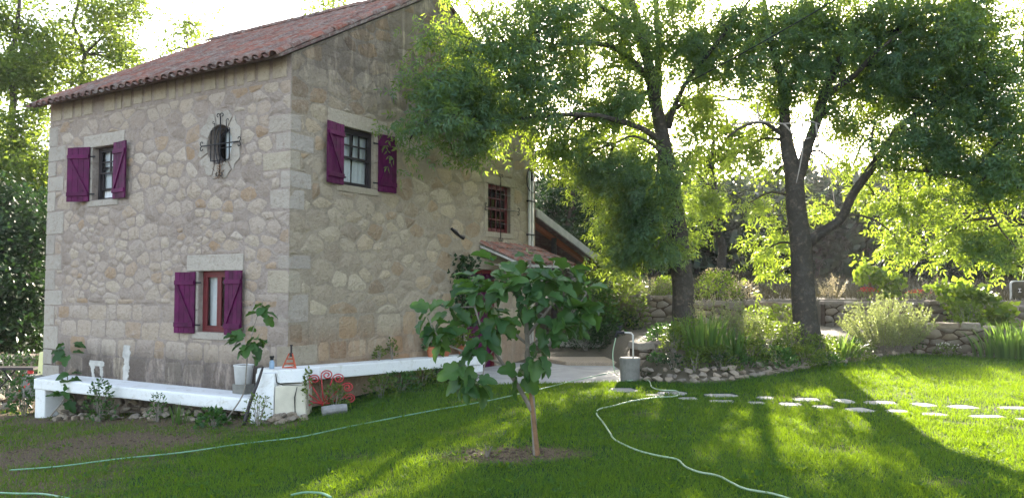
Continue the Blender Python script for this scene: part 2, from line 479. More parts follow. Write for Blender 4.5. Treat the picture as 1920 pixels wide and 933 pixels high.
def hz(x, y):
    """height of the wild ground, beds and terraces"""
    x = np.asarray(x, float); y = np.asarray(y, float)
    lawn = gz(np.clip(x, -14, 14), np.clip(y, 0, 20))
    ey = np.interp(x, EX, EYY)
    d = y - ey
    bed = gz(x, np.minimum(y, ey)) + 0.10 * sstep(-0.1, 0.25, d) + 0.34 * sstep(0.2, 1.3, d)
    right = np.where(d > -0.12, bed, lawn - 0.06)
    right = right + 0.70 * sstep(22.6, 23.2, y)
    court = -0.10 + 0.22 * sstep(17.5, 20.5, y) + 0.12 * sstep(20.5, 22.0, y) + 0.98 * sstep(23.2, 23.7, y)
    k = sstep(2.2, 2.7, x)
    z = np.where(y > 12.8, court * (1 - k) + right * k, lawn - 0.06)
    kl = sstep(-0.2, -1.6, x)
    z = z * (1 - kl) + (lawn - 0.06) * kl
    hill = 0.052 * (softplus(y - 27, 3.0) - softplus(y - 150, 12.0)) + 0.075 * (softplus(y - 62, 8.0) - softplus(y - 150, 12.0))
    return z + hill

def grid_axis(a, b, near0, near1, step, far):
    xs = list(np.arange(near0, near1, step)); q = near1
    s = step
    while q < b: xs.append(q); s = min(far, s * 1.35); q += s
    xs.append(b); q = near0 - step; s = step; lo = []
    while q > a: lo.append(q); s = min(far, s * 1.35); q -= s
    lo.append(a)
    return np.array(sorted(set(lo + xs)))

def sheet(name, xs, ys, zf, mat, kind='structure'):
    X, Y = np.meshgrid(xs, ys)
    V = np.stack([X.ravel(), Y.ravel(), zf(X.ravel(), Y.ravel())], 1)
    nx, ny = len(xs), len(ys)
    i = (np.arange(ny - 1)[:, None] * nx + np.arange(nx - 1)[None]).ravel()
    me = npmesh(name, V, np.stack([i, i + 1, i + 1 + nx, i + nx], 1), True)
    o = link(name, me, mat)
    o['kind'] = kind
    return o

sheet('ground', grid_axis(-300, 300, -14, 24, 0.3, 25), grid_axis(-60, 600, 10, 30, 0.25, 25), hz, M['wild'])

def bare(x, y):
    """bare earth and dry turf: under the bench, along the left, round the fig tree"""
    x = np.asarray(x, float); y = np.asarray(y, float)
    f = 1.25 * np.exp(-(((x - 0.0) / 0.85) ** 2 + ((y - 8.2) / 0.45) ** 2))
    l = sstep(-1.0, -5.5, x) * 0.72 + 0.5 * np.exp(-(((x + 6.2) / 2.2) ** 2 + ((y - 10.8) / 1.0) ** 2))
    line = (y - 12.0) - 0.6 * (-(x + 3.9))
    l = l + 0.9 * np.exp(-((line + 0.15) / 0.42) ** 2) * sstep(-2.7, -3.4, x)
    patch = .55 * sstep(.80, .98, .5 + .5 * np.sin(x * 1.9 + 1.7 * np.sin(y * 1.3)) * np.sin(y * 2.3 + 1.9 * np.sin(x * .9 + 2)))
    return np.clip(np.maximum(np.maximum(f, l), patch), 0, 1.3)

def lawn_z(x, y):
    return gz(x, y)

lx = np.arange(-13, 16.01, 0.14); ly = np.arange(2.0, 23.0, 0.14)
X, Y = np.meshgrid(lx, ly); Xr, Yr = X.ravel(), Y.ravel()
V = np.stack([Xr, Yr, gz(Xr, Yr)], 1)
nx = len(lx)
i = (np.arange(len(ly) - 1)[:, None] * nx + np.arange(nx - 1)[None]).ravel()
Q = np.stack([i, i + 1, i + 1 + nx, i + nx], 1)
cx = V[Q].mean(1)
inlawn = np.where(cx[:, 0] > 2.15, cx[:, 1] < np.interp(cx[:, 0], EX, EYY) + 0.05, np.where(cx[:, 0] > -1.3, cx[:, 1] < 14.2, True))
house_cut = (((cx[:, 0] + 3.4875) * 0.8575 + (cx[:, 1] - 12.5) * -0.5145) > -6.9) & (((cx[:, 0] + 3.4875) * 0.5145 + (cx[:, 1] - 12.5) * 0.8575) > 0.3) & (((cx[:, 0] + 3.4875) * 0.8575 + (cx[:, 1] - 12.5) * -0.5145) < -0.3)
me = npmesh('lawn', V, Q[inlawn & ~house_cut], True)
at_ = me.attributes.new('bare', 'FLOAT', 'POINT'); at_.data.foreach_set('value', bare(Xr, Yr).astype(np.float32))
tag(link('lawn', me, M['turf']), kind='structure')

def in_lawn(x, y):
    ok = np.where(x > 2.15, y < np.interp(x, EX, EYY), np.where(x > -1.3, y < 14.15, y < 12.2 + 0.62 * np.maximum(0, -x - 3.6)))
    s = (x + 3.4875) * 0.5145 + (y - 12.5) * 0.8575; o = (x + 3.4875) * 0.8575 - (y - 12.5) * 0.5145
    return ok | ((x > -3.3) & (x <= -1.0) & (o > 0.25) & (s < 5.0))

PATIO = [(-1.35, 16.0), (-0.95, 14.05), (0.2, 13.85), (1.5, 13.55), (2.05, 13.9), (2.25, 15.9), (2.3, 17.6), (1.2, 17.75), (0.45, 19.05)]
def flat(name, poly, z0, z1, mat, rough=0.006, bevel=0.012):
    mb = MB(); n = len(poly)
    mb.add([(x, y, z0) for x, y in poly] + [(x, y, z1) for x, y in poly],
           [tuple(range(n - 1, -1, -1)), tuple(range(n, 2 * n))] + [(i, (i + 1) % n, (i + 1) % n + n, i + n) for i in range(n)])
    return mb.build(name, mat, None, bevel=bevel, rough=rough)
tag(flat('patio', PATIO, -0.25, -0.045, M['patio']), kind='structure')
tag(flat('gravel_path', [(1.2, 17.8), (2.35, 17.65), (2.7, 20.2), (1.6, 21.0), (0.5, 19.2)], -0.25, 0.03, M['gravel'], 0.004), kind='structure')
tag(flat('terrace', [(0.6, 20.9), (2.8, 20.3), (4.2, 20.6), (4.6, 22.9), (2.0, 23.1), (0.4, 22.6)], -0.2, 0.30, M['slab'], 0.012), kind='structure')

# ------------------------------------------------------------------ masonry tools
P0 = Vector((-3.4875, 12.5, 0))
AX = Vector((-0.8575, 0.5145, 0)); NA = Vector((-0.5145, -0.8575, 0))
BX = Vector((0.5145, 0.8575, 0)); NB = Vector((0.8575, -0.5145, 0))
def WA(s, z, o=0.0): return P0 + AX * s + NA * o + Vector((0, 0, z))
def WB(s, z, o=0.0): return P0 + BX * s + NB * o + Vector((0, 0, z))

def clip(poly, nx, ny, c):
    """keep nx*x+ny*y <= c"""
    out = []
    for i in range(len(poly)):
        a = poly[i]; b = poly[(i + 1) % len(poly)]
        da = nx * a[0] + ny * a[1] - c; db = nx * b[0] + ny * b[1] - c
        if da <= 0: out.append(a)
        if (da < 0 < db) or (db < 0 < da):
            t = da / (da - db); out.append((a[0] + (b[0] - a[0]) * t, a[1] + (b[1] - a[1]) * t))
    return out

def area(p):
    return 0.5 * abs(sum(p[i][0] * p[(i + 1) % len(p)][1] - p[(i + 1) % len(p)][0] * p[i][1] for i in range(len(p)))) if len(p) > 2 else 0

def inset(poly, d):
    cx = sum(p[0] for p in poly) / len(poly); cy = sum(p[1] for p in poly) / len(poly)
    out = list(poly)
    for i in range(len(poly)):
        a = poly[i]; b = poly[(i + 1) % len(poly)]
        ex, ey = b[0] - a[0], b[1] - a[1]; L = math.hypot(ex, ey)
        if L < 1e-6: continue
        nx, ny = ey / L, -ex / L
        if nx * (cx - a[0]) + ny * (cy - a[1]) > 0: nx, ny = -nx, -ny
        out = clip(out, nx, ny, nx * a[0] + ny * a[1] - d)
        if len(out) < 3: return []
    return out

def cells(w0, w1, h0, h1, rad, aniso=1.35, rects=(), lines=(), tries=9000, seed=1):
    """irregular stone cells in a wall rectangle; rad(x,z) gives the stone size"""
    rg = random.Random(seed); pts = []
    for _ in range(tries):
        x = rg.uniform(w0, w1); z = rg.uniform(h0, h1); r = rad(x, z) * rg.choice((0.7, 0.85, 1.0, 1.0, 1.25))
        if pts:
            A = np.array(pts)
            if (((A[:, 0] - x) / aniso) ** 2 + (A[:, 1] - z) ** 2 < (0.5 * (A[:, 2] + r)) ** 2).any(): continue
        pts.append((x, z, r))
    A = np.array(pts); out = []
    for i, (x, z, r) in enumerate(pts):
        d = ((A[:, 0] - x) / aniso) ** 2 + (A[:, 1] - z) ** 2
        poly = [(w0, h0), (w1, h0), (w1, h1), (w0, h1)]
        for j in np.argsort(d)[1:22]:
            qx, qz, qr = pts[j]
            k = r / (r + qr)
            nx = (qx - x) / aniso ** 2; nz = (qz - z)
            mx = x + (qx - x) * k; mz = z + (qz - z) * k
            poly = clip(poly, nx, nz, nx * mx + nz * mz)
            if len(poly) < 3: break
        if len(poly) < 3: continue
        for (a, b, c) in lines:
            poly = clip(poly, a, b, c)
            if len(poly) < 3: break
        if len(poly) < 3: continue
        for (x0, x1, z0, z1) in rects:
            if max(p[0] for p in poly) <= x0 or min(p[0] for p in poly) >= x1 or max(p[1] for p in poly) <= z0 or min(p[1] for p in poly) >= z1: continue
            poly = max((clip(poly, 1, 0, x0), clip(poly, -1, 0, -x1), clip(poly, 0, 1, z0), clip(poly, 0, -1, -z1)), key=area)
            if len(poly) < 3: break
        if len(poly) >= 3 and area(poly) > 0.004: out.append(poly)
    return out

def round_poly(poly, rg, jit=0.035, mx=10):
    p = [q for i, q in enumerate(poly) if math.hypot(q[0] - poly[i - 1][0], q[1] - poly[i - 1][1]) > 0.012]
    if len(p) < 3: return []
    out = []
    for i in range(len(p)):
        a, b = p[i], p[(i + 1) % len(p)]
        k = rg.uniform(0.07, 0.20)
        if len(p) <= 5 or rg.random() < 0.6:
            out += [(a[0] + (b[0] - a[0]) * k, a[1] + (b[1] - a[1]) * k), (b[0] + (a[0] - b[0]) * k, b[1] + (a[1] - b[1]) * k)]
        else:
            out.append(((a[0] + b[0]) / 2, (a[1] + b[1]) / 2))
    while len(out) > mx: out.pop(rg.randrange(len(out)))
    cx = sum(q[0] for q in out) / len(out); cy = sum(q[1] for q in out) / len(out)
    return [(cx + (q[0] - cx) * (1 + rg.uniform(-jit, jit)), cy + (q[1] - cy) * (1 + rg.uniform(-jit, jit))) for q in out]

def stone_geo(poly, W, proud, rg, edge=-0.004, lip=0.16):
    """vertices (world) and faces of one stone standing proud of the wall"""
    n = len(poly); cx = sum(q[0] for q in poly) / n; cy = sum(q[1] for q in poly) / n
    vs = []
    tilt = (rg.uniform(-0.4, 0.4), rg.uniform(-0.4, 0.4))
    vs += [W(x, z, edge) for x, z in poly]
    sp = max(max(abs(q[0] - cx), abs(q[1] - cy)) for q in poly) + 1e-6
    vs += [W(cx + (x - cx) * (1 - lip), cy + (z - cy) * (1 - lip), proud * (0.85 + tilt[0] * (x - cx) / sp + tilt[1] * (z - cy) / sp + rg.uniform(-0.15, 0.15))) for x, z in poly]
    vs.append(W(cx, cy, proud * rg.uniform(0.95, 1.25)))
    fs = []
    for i in range(n):
        j = (i + 1) % n
        fs += [(i, j, j + n, i + n), (i + n, j + n, 2 * n)]
    return vs, fs

def lay_stones(polys, W, mat, parent, seed, gap=0.016, proud=(0.006, 0.022), keep=10 ** 9, name='stone', rest='rubble_stone', lip=0.16):
    """the `keep` largest stones one by one, the rest joined"""
    rg = random.Random(seed); done = []
    for p in polys:
        q = inset(p, gap * rg.uniform(0.6, 1.7))
        if len(q) < 3 or area(q) < 0.0025: continue
        q = round_poly(q, rg)
        if len(q) < 3: continue
        done.append((area(q), q))
    done.sort(key=lambda t: -t[0])
    mb = MB()
    for i, (a, q) in enumerate(done):
        vs, fs = stone_geo(q, W, rg.uniform(*proud), rg, -0.3 * max(0, proud[1] - 0.02) - 0.003, lip=lip)
        if i < keep:
            c = sum((Vector(v) for v in vs), Vector()) / len(vs)
            me = pymesh(name, [Vector(v) - c for v in vs], fs, True)
            link(name, me, mat, parent, c)
        else: mb.add(vs, fs)
    if mb.v:
        o = mb.build(rest, mat, parent, smooth=True); o['kind'] = 'stuff'

def block(W, s0, s1, z0, z1, proud, name, mat, parent, back=-0.05, rough=0.006):
    """a dressed block with worn edges"""
    mb = MB()
    mb.hexa([W(s0, z0, back), W(s1, z0, back), W(s1, z0, proud), W(s0, z0, proud),
             W(s0, z1, back), W(s1, z1, back), W(s1, z1, proud), W(s0, z1, proud)])
    return mb.build(name, mat, parent, bevel=min(0.014, proud * 0.6 + 0.004), rough=rough)

# ------------------------------------------------------------------ the house
LA, LB, EAVE, RIDGE, PEAK = 6.80, 7.86, 5.36, 7.58, 3.93
house = thing('stone_house', P0 + Vector((0, 0, -0.4)), 'two-storey rubble stone house with plum shutters and clay tile roof', 'house')
# openings (s0, s1, z0, z1)
OA = {'up': (4.58, 5.30, 3.32, 4.335), 'low': (1.33, 2.14, 0.915, 1.94)}
OVAL = (1.655, 4.06, 0.315, 0.335)        # centre s, z, half sizes
OVR = (OVAL[0] - 0.34, OVAL[0] + 0.34, OVAL[1] - 0.36, OVAL[1] + 0.36)
OB = {'big': (1.15, 1.98, 3.41, 4.405), 'small': (5.75, 6.70, 2.89, 3.945), 'door': (4.95, 6.10, -0.10, 2.05)}

def wall_mesh(W, L, z0, z1, holes, depth, gable=None):
    mb = MB()
    xs = sorted({0.0, L} | {h[0] for h in holes} | {h[1] for h in holes}); zs = sorted({z0, z1} | {h[2] for h in holes} | {h[3] for h in holes})
    def div(v, st):
        o = []
        for a, b in zip(v, v[1:]):
            k = max(1, round((b - a) / st)); o += [a + (b - a) * i / k for i in range(k)]
        return o + [v[-1]]
    xs = div(xs, 0.5); zs = div(zs, 0.5)
    for a, b in zip(xs, xs[1:]):
        for c, d in zip(zs, zs[1:]):
            if any(h[0] - 1e-6 <= a and b <= h[1] + 1e-6 and h[2] - 1e-6 <= c and d <= h[3] + 1e-6 for h in holes): continue
            mb.add([W(a, c), W(b, c), W(b, d), W(a, d)], [(0, 1, 2, 3)])
    for h in holes:
        q = [(h[0], h[2]), (h[1], h[2]), (h[1], h[3]), (h[0], h[3])]
        for i in range(4):
            a, b = q[i], q[(i + 1) % 4]
            mb.add([W(*a), W(*b), W(*b, -depth), W(*a, -depth)], [(0, 1, 2, 3)])
    mb.add([W(0, z1), W(L, z1), W(L, z1, -0.45), W(0, z1, -0.45)], [(0, 1, 2, 3)])
    if gable:
        s, z = gable
        mb.add([W(0, z1), W(L, z1), W(s, z)], [(0, 1, 2)]); mb.add([W(0, z1, -0.4), W(L, z1, -0.4), W(s, z, -0.4)], [(0, 1, 2)])
        mb.add([W(0, z1), W(s, z), W(s, z, -0.4), W(0, z1, -0.4)], [(0, 1, 2, 3)]); mb.add([W(s, z), W(L, z1), W(L, z1, -0.4), W(s, z, -0.4)], [(0, 1, 2, 3)])
    return mb

BASE = -0.95
fw = wall_mesh(WA, LA, BASE, EAVE, list(OA.values()) + [OVR], 0.30)
# plate round the oval opening
NSEG = 48; vs = []; fs = []
for k in range(NSEG):
    a = 2 * math.pi * k / NSEG; c, s = math.cos(a), math.sin(a)
    t = min(0.34 / abs(c) if abs(c) > 1e-6 else 9, 0.36 / abs(s) if abs(s) > 1e-6 else 9)
    vs += [WA(OVAL[0] + c * t, OVAL[1] + s * t, 0.002), WA(OVAL[0] + c * OVAL[2], OVAL[1] + s * OVAL[3], 0.002), WA(OVAL[0] + c * OVAL[2], OVAL[1] + s * OVAL[3], -0.30)]
for k in range(NSEG):
    a, b_ = 3 * k, 3 * ((k + 1) % NSEG)
    fs += [(a, a + 1, b_ + 1, b_), (a + 1, a + 2, b_ + 2, b_ + 1)]
fw.add(vs, fs)
front = fw.build('front_wall', M['mortar_a'], house)
gable = wall_mesh(WB, LB, BASE, EAVE, list(OB.values()), 0.30, (PEAK, RIDGE)).build('gable_wall', M['mortar_b'], house)
# rear walls
mb = MB(); q = WA(LA, 0); 
def WC(s, z, o=0.0): return P0 + AX * LA + BX * s + AX * o + Vector((0, 0, z))
def WD(s, z, o=0.0): return P0 + BX * LB + AX * s + BX * o + Vector((0, 0, z))
for W, L in ((WC, LB), (WD, LA)):
    mb.add([W(0, BASE), W(L, BASE), W(L, EAVE), W(0, EAVE)], [(0, 1, 2, 3)])
mb.add([WC(0, EAVE), WC(LB, EAVE), WC(PEAK, RIDGE)], [(0, 1, 2)])
mb.build('rear_wall', M['mortar_a'], house)
mb = MB()
for z in (0.2, 2.75): mb.add([WA(0.05, z, -0.05), WA(LA - 0.05, z, -0.05), WA(LA - 0.05, z, -7.8), WA(0.05, z, -7.8)], [(0, 1, 2, 3)])
mb.build('floor', M['dark_room'], house)

# quoins, cornice, surrounds, then the rubble between them
rects_a = []; rects_b = []
rg = random.Random(5)
z = 0.42; k = 0
while z < EAVE - 0.45:
    h = rg.choice((0.24, 0.30, 0.38, 0.46, 0.34)); h = min(h, EAVE - 0.42 - z)
    if h < 0.16: break
    if rg.random() < 0.22: z += h; k += 1; continue
    a, bl = ((0.58, 0.26) if k % 2 else (0.28, 0.60)); a *= rg.uniform(0.7, 1.25); bl *= rg.uniform(0.7, 1.25)
    pr = rg.uniform(0.001, 0.007); g_ = 0.014
    mbq = MB()
    z0_, z1_ = z + g_, z + h - g_
    ov = 0.0
    def Q(sa, sb, zz): return P0 + AX * sa + BX * sb + Vector((0, 0, zz))
    # L-shaped corner block seen on both walls
    a0, b0 = a - g_, bl - g_
    ring = [(-pr, -pr), (a0, -pr), (a0, 0.04), (0.04, 0.04), (0.04, b0), (-pr, b0)]
    vs = [Q(x, y, z0_) for x, y in ring] + [Q(x, y, z1_) for x, y in ring]; n = 6
    mbq.add(vs, [tuple(range(5, -1, -1)), tuple(range(6, 12))] + [(i, (i + 1) % n, (i + 1) % n + n, i + n) for i in range(n)])
    mbq.build('quoin_stone', M['ashlar_q'] if k % 3 else M['ashlar_warm'], house, bevel=0.014, sub=1, rough=0.014)
    rects_a.append((-1, a, z, z + h)); rects_b.append((-1, bl, z, z + h))
    z += h; k += 1
# far-end quoins of the front wall
z = BASE + 0.3; k = 0
while z < EAVE - 0.45:
    h = rg.choice((0.30, 0.4, 0.46)); h = min(h, EAVE - 0.42 - z)
    if h < 0.16: break
    w = (0.30, 0.52)[k % 2] * rg.uniform(0.9, 1.15)
    block(WA, LA - w + 0.01, LA + 0.012, z + 0.01, z + h - 0.01, 0.009, 'quoin_stone', M['ashlar'], house)
    rects_a.append((LA - w, LA + 1, z, z + h)); z += h; k += 1
# cornice of upright stones under the eaves
s = 0.06
while s < LA - 0.15:
    w = rg.uniform(0.20, 0.42)
    e = min(s + w, LA - 0.03)
    if rg.random() < 0.93:
        block(WA, s + 0.04, e - 0.04, EAVE - 0.36 + rg.uniform(-0.02, 0.03), EAVE - 0.04, 0.014, 'cornice_stone', M['ashlar_warm'], house)
    s = e
rects_a.append((-1, LA + 1, EAVE - 0.40, EAVE + 1))
# openings with lintel, jamb and sill stones
def surround(W, o, rects, lw, jw, lh, sill=0.12, mat=M['ashlar']):
    s0, s1, z0, z1 = o
    block(W, s0 - lw, s1 + lw, z1 + 0.004, z1 + lh, 0.018, 'lintel', mat, house)
    block(W, s0 - 0.12, s1 + 0.12, z0 - sill, z0 - 0.004, 0.02, 'sill', mat, house)
    rects.append((s0 - lw, s1 + lw, z1, z1 + lh)); rects.append((s0 - jw, s1 + jw, z0 - sill, z1))
    for sg in (0, 1):
        zz = z0
        while zz < z1 - 0.05:
            h = min(rg.uniform(0.28, 0.55), z1 - zz)
            if z1 - zz - h < 0.12: h = z1 - zz
            a, b_ = ((s0 - jw, s0 - 0.004) if sg == 0 else (s1 + 0.004, s1 + jw))
            block(W, a + 0.006, b_, zz + 0.006, zz + h - 0.006, 0.014, 'jamb_stone', mat, house)
            zz += h
surround(WA, OA['up'], rects_a, 0.28, 0.20, 0.24)
surround(WA, OA['low'], rects_a, 0.30, 0.22, 0.27)
surround(WB, OB['big'], rects_b, 0.34, 0.20, 0.25, mat=M['ashlar_warm'])
surround(WB, OB['small'], rects_b, 0.20, 0.16, 0.20, mat=M['ashlar_warm'])
surround(WB, OB['door'], rects_b, 0.25, 0.22, 0.25, 0.06, mat=M['ashlar_warm'])
# ring of stones round the oval window
cuts = [20, 75, 128, 182, 232, 290, 338]
for i, a0 in enumerate(cuts):
    a1 = cuts[(i + 1) % len(cuts)]; a1 = a1 + 360 if a1 < a0 else a1
    vs = []; n = 7
    for k in range(n):
        a = R(a0 + 2.0 + (a1 - a0 - 4.0) * k / (n - 1)); c, s = math.cos(a), math.sin(a)
        ro = 0.55 + 0.03 * math.sin(k * 1.7 + i)
        for (ra, rb, o) in ((OVAL[2] + 0.004, OVAL[3] + 0.004, -0.03), (OVAL[2] + 0.004, OVAL[3] + 0.004, 0.02), (ro * 0.96, ro * 1.04, 0.016), (ro * 0.96, ro * 1.04, -0.03)):
            vs.append(WA(OVAL[0] + c * ra, OVAL[1] + s * rb, o))
    fs = [(0, 1, 2, 3), tuple(4 * (n - 1) + j for j in (3, 2, 1, 0))]
    for k in range(n - 1):
        for j in range(4): fs.append((4 * k + j, 4 * k + (j + 1) % 4, 4 * (k + 1) + (j + 1) % 4, 4 * (k + 1) + j))
    MB().add(vs, fs).build('surround_stone', M['ashlar'], house, rough=0.005)
rects_a.append((OVAL[0] - 0.52, OVAL[0] + 0.52, OVAL[1] - 0.5, OVAL[1] + 0.5))
rects_a.append((OVAL[0] - 0.3, OVAL[0] + 0.3, OVAL[1] - 0.60, OVAL[1] + 0.60))

def rad_a(x, z):
    if z < 1.5: return 0.33
    if z < 2.9: return 0.17 + 0.05 * math.sin(x * 2.1)
    return 0.215
def rad_b(x, z):
    if z < 1.4: return 0.36
    if z < 3.2: return 0.22 + 0.05 * math.sin(x * 1.7)
    return 0.25
def courses(L, z0, z1, wmin, wmax, rects, seed):
    """roughly squared blocks in courses"""
    rg = random.Random(seed); out = []; z = z0
    while z < z1 - .05:
        h = min(rg.uniform(.26, .44), z1 - z + .05); s = -rg.uniform(0, .3)
        while s < L:
            w = rg.uniform(wmin, wmax); a, b_ = max(0, s), min(L, s + w); s += w
            if b_ - a < .08: continue
            j = lambda: rg.uniform(-.025, .025)
            poly = [(a + j(), z + j()), (b_ + j(), z + j()), (b_ + j(), z + h + j()), (a + j(), z + h + j())]
            for (x0, x1, y0, y1) in rects:
                if max(p[0] for p in poly) <= x0 or min(p[0] for p in poly) >= x1 or max(p[1] for p in poly) <= y0 or min(p[1] for p in poly) >= y1: continue
                poly = max((clip(poly, 1, 0, x0), clip(poly, -1, 0, -x1), clip(poly, 0, 1, y0), clip(poly, 0, -1, -y1)), key=area)
                if len(poly) < 3: break
            if len(poly) >= 3 and area(poly) > .012: out.append(poly)
        z += h
    return out
ca = courses(LA, BASE, 1.42, .28, .62, rects_a, 71) + cells(0, LA, 1.42, EAVE, rad_a, 1.5, rects_a, seed=3, tries=12000)
sl = (RIDGE - EAVE) / PEAK; sr = (RIDGE - EAVE) / (LB - PEAK)
cb = courses(LB, BASE, 1.2, .35, .8, rects_b, 72) + cells(0, LB, 1.2, RIDGE, rad_b, 1.6, rects_b, [(-sl, 1, EAVE - 0.03), (sr, 1, EAVE + sr * LB - 0.03)], seed=8)
lay_stones(ca, WA, M['stone_a'], front, 21, 0.010, (0.003, 0.015), keep=150, lip=0.17)
lay_stones(cb, WB, M['stone_b'], gable, 22, 0.010, (0.002, 0.012), keep=150, lip=0.17)
# patches of whitewash splashed on the foot of the front wall
def splash(s0, z0, prof, seed):
    """ragged vertical patch: prof = (z, left, right)"""
    rg = random.Random(seed); L_, R_ = [], []
    for i in range(len(prof) - 1):
        for k in range(5):
            f = k / 5; z = prof[i][0] + (prof[i + 1][0] - prof[i][0]) * f
            L_.append((prof[i][1] + (prof[i + 1][1] - prof[i][1]) * f + rg.gauss(0, .014), z)); R_.append((prof[i][2] + (prof[i + 1][2] - prof[i][2]) * f + rg.gauss(0, .014), z))
    n = len(L_); vs = []; fs = []
    for (a, z), (b_, _) in zip(L_, R_): vs += [WA(s0 + a, z0 + z, .0), WA(s0 + a + .004, z0 + z, .017 + rg.gauss(0, .001)), WA(s0 + b_ - .004, z0 + z, .017 + rg.gauss(0, .001)), WA(s0 + b_, z0 + z, .0)]
    for i in range(n - 1):
        for j in range(3): fs.append((4 * i + j, 4 * i + j + 1, 4 * i + 4 + j + 1, 4 * i + 4 + j))
    MB().add(vs, fs).build('whitewash_patch', M['old_wash'], front)
splash(4.98, 0.0, [(.30, -.20, .22), (.24, -.24, .26), (.19, -.20, .20)], 1)
splash(4.98, 0.0, [(.20, -.20, -.08), (.06, -.19, -.10), (-.06, -.17, -.12)], 2)
splash(4.98, 0.0, [(.20, .06, .20), (.08, .08, .17), (-.06, .10, .15)], 3)
splash(4.10, 0.0, [(.62, -.12, .06), (.48, -.14, .10), (.30, -.09, .04), (.2, -.12, .09), (.08, -.09, .08), (-.06, -.05, .05)], 4)

# ------------------------------------------------------------------ roof
PHI = math.atan2(RIDGE - EAVE, PEAK); UPV = BX * math.cos(PHI) + Vector((0, 0, math.sin(PHI))); NRF = -BX * math.sin(PHI) + Vector((0, 0, math.cos(PHI)))
SLEN = PEAK / math.cos(PHI)
def RP(s, v, h=0.0): return P0 + Vector((0, 0, EAVE + 0.03)) + AX * s + UPV * v + NRF * h
mb = MB()
mb.hexa([RP(-0.05, -0.30), RP(LA + 0.15, -0.30), RP(LA + 0.15, SLEN), RP(-0.05, SLEN), RP(-0.05, -0.30, 0.05), RP(LA + 0.15, -0.30, 0.05), RP(LA + 0.15, SLEN, 0.05), RP(-0.05, SLEN, 0.05)])
top = P0 + BX * PEAK + Vector((0, 0, RIDGE + 0.03)); low = P0 + BX * (LB + 0.3) + Vector((0, 0, EAVE - 0.14))
mb.hexa([top - AX * 0.05, top + AX * (LA + 0.15), low + AX * (LA + 0.15), low - AX * 0.05] + [p + Vector((0, 0, 0.06)) for p in (top - AX * 0.05, top + AX * (LA + 0.15), low + AX * (LA + 0.15), low - AX * 0.05)])
roof = mb.build('roof', M['tile_old'], house)

def tile_mesh(name, r0, r1, L, th=0.014, n=7):
    """half-barrel clay tile, wide end at y=0"""
    vs = []
    for (y, r) in ((0, r0), (L, r1)):
        for k in range(n):
            a = math.pi * k / (n - 1); vs.append((-r * math.cos(a), y, r * math.sin(a) * 0.82))
    for k in range(n):
        a = math.pi * k / (n - 1); vs.append((-(r0 - th) * math.cos(a), 0, (r0 - th) * math.sin(a) * 0.82))
    for k in range(n):
        a = math.pi * k / (n - 1); vs.append((-(r0 - th) * math.cos(a), L * 0.3, (r0 - th) * math.sin(a) * 0.82))
    fs = []
    for k in range(n - 1):
        fs += [(k, k + 1, n + k + 1, n + k), (k, 2 * n + k, 2 * n + k + 1, k + 1), (2 * n + k, 3 * n + k, 3 * n + k + 1, 2 * n + k + 1)]
    return pymesh(name, vs, fs, True)
TILE = tile_mesh('tile', 0.092, 0.074, 0.46); TILE.materials.append(M['tile'])
TILE2 = tile_mesh('tile', 0.090, 0.075, 0.45); TILE2.materials.append(M['tile_old'])
RIDGET = tile_mesh('ridge_tile', 0.13, 0.115, 0.46); RIDGET.materials.append(M['tile_old'])

def place(me, name, parent, origin, xv, yv, zv, rot=0.0, scale=(1, 1, 1)):
    o = bpy.data.objects.new(name, me); COL.objects.link(o); o.parent = parent
    m3 = Matrix((xv, yv, zv)).transposed()
    o.rotation_euler = (m3 @ Matrix.Rotation(rot, 3, 'Z')).to_euler(); o.scale = scale
    o.location = origin - loc_of(parent)
    return o

spots = []
rg = random.Random(31)
ncol = int((LA + 0.15) / 0.205); nrow = int((SLEN + 0.3) / 0.37) + 1
for c in range(ncol + 1):
    for r in range(nrow):
        s = 0.04 + c * 0.205 + rg.uniform(-0.012, 0.012); v = -0.36 + r * 0.37 + rg.uniform(-0.02, 0.02)
        if v > SLEN - 0.15: continue
        spots.append((RP(s, v, 0.05 + rg.uniform(-0.004, 0.010)), rg.uniform(-0.045, 0.045), rg.random()))
spots.sort(key=lambda t: t[0].length)
rest = MB()
for i, (p, rot, q) in enumerate(spots):
    me = TILE if q < 0.62 else TILE2
    up = (UPV + NRF * 0.035).normalized(); nn = AX.cross(up) * -1
    if nn.dot(NRF) < 0: nn = -nn
    xv = up.cross(nn)
    if i < 296: place(me, 'tile', roof, p, xv, up, nn, rot)
    else:
        m3 = Matrix((xv, up, nn)).transposed() @ Matrix.Rotation(rot, 3, 'Z')
        rest.add([p + m3 @ v.co for v in me.vertices], [tuple(f.vertices) for f in me.polygons])
rest.build('tile_field', M['tile'], roof, smooth=True)['kind'] = 'stuff'
# channel tiles between the covers: one fluted bed
mb = MB()
for c in range(ncol + 1):
    s = 0.04 + (c + 0.5) * 0.205
    for r in range(nrow):
        v = -0.40 + r * 0.37; e = min(v + 0.44, SLEN)
        if e <= v: continue
        vs = []
        for (vv, hh) in ((v, 0.028), (e, 0.012)):
            for k in range(5):
                a = math.pi * (k / 4.0); vs.append(RP(s - 0.085 * math.cos(a), vv, 0.062 + hh - 0.05 * math.sin(a)))
        mb.add(vs, [(k, k + 1, 6 + k, 5 + k) for k in range(4)])
mb.build('channel_tiles', M['tile_old'], roof, smooth=True)['kind'] = 'stuff'
for k in range(17):
    p = RP(LA + 0.12 - (k + 1) * 0.405, SLEN, 0.07) + Vector((0, 0, rg.uniform(0, 0.015)))
    place(RIDGET, 'ridge_tile', roof, p + Vector((0, 0, 0.0)), BX.cross(Vector((0, 0, 1))).cross(Vector((0, 0, 1))) * -1, AX, Vector((0, 0, 1)), rg.uniform(-0.04, 0.04))

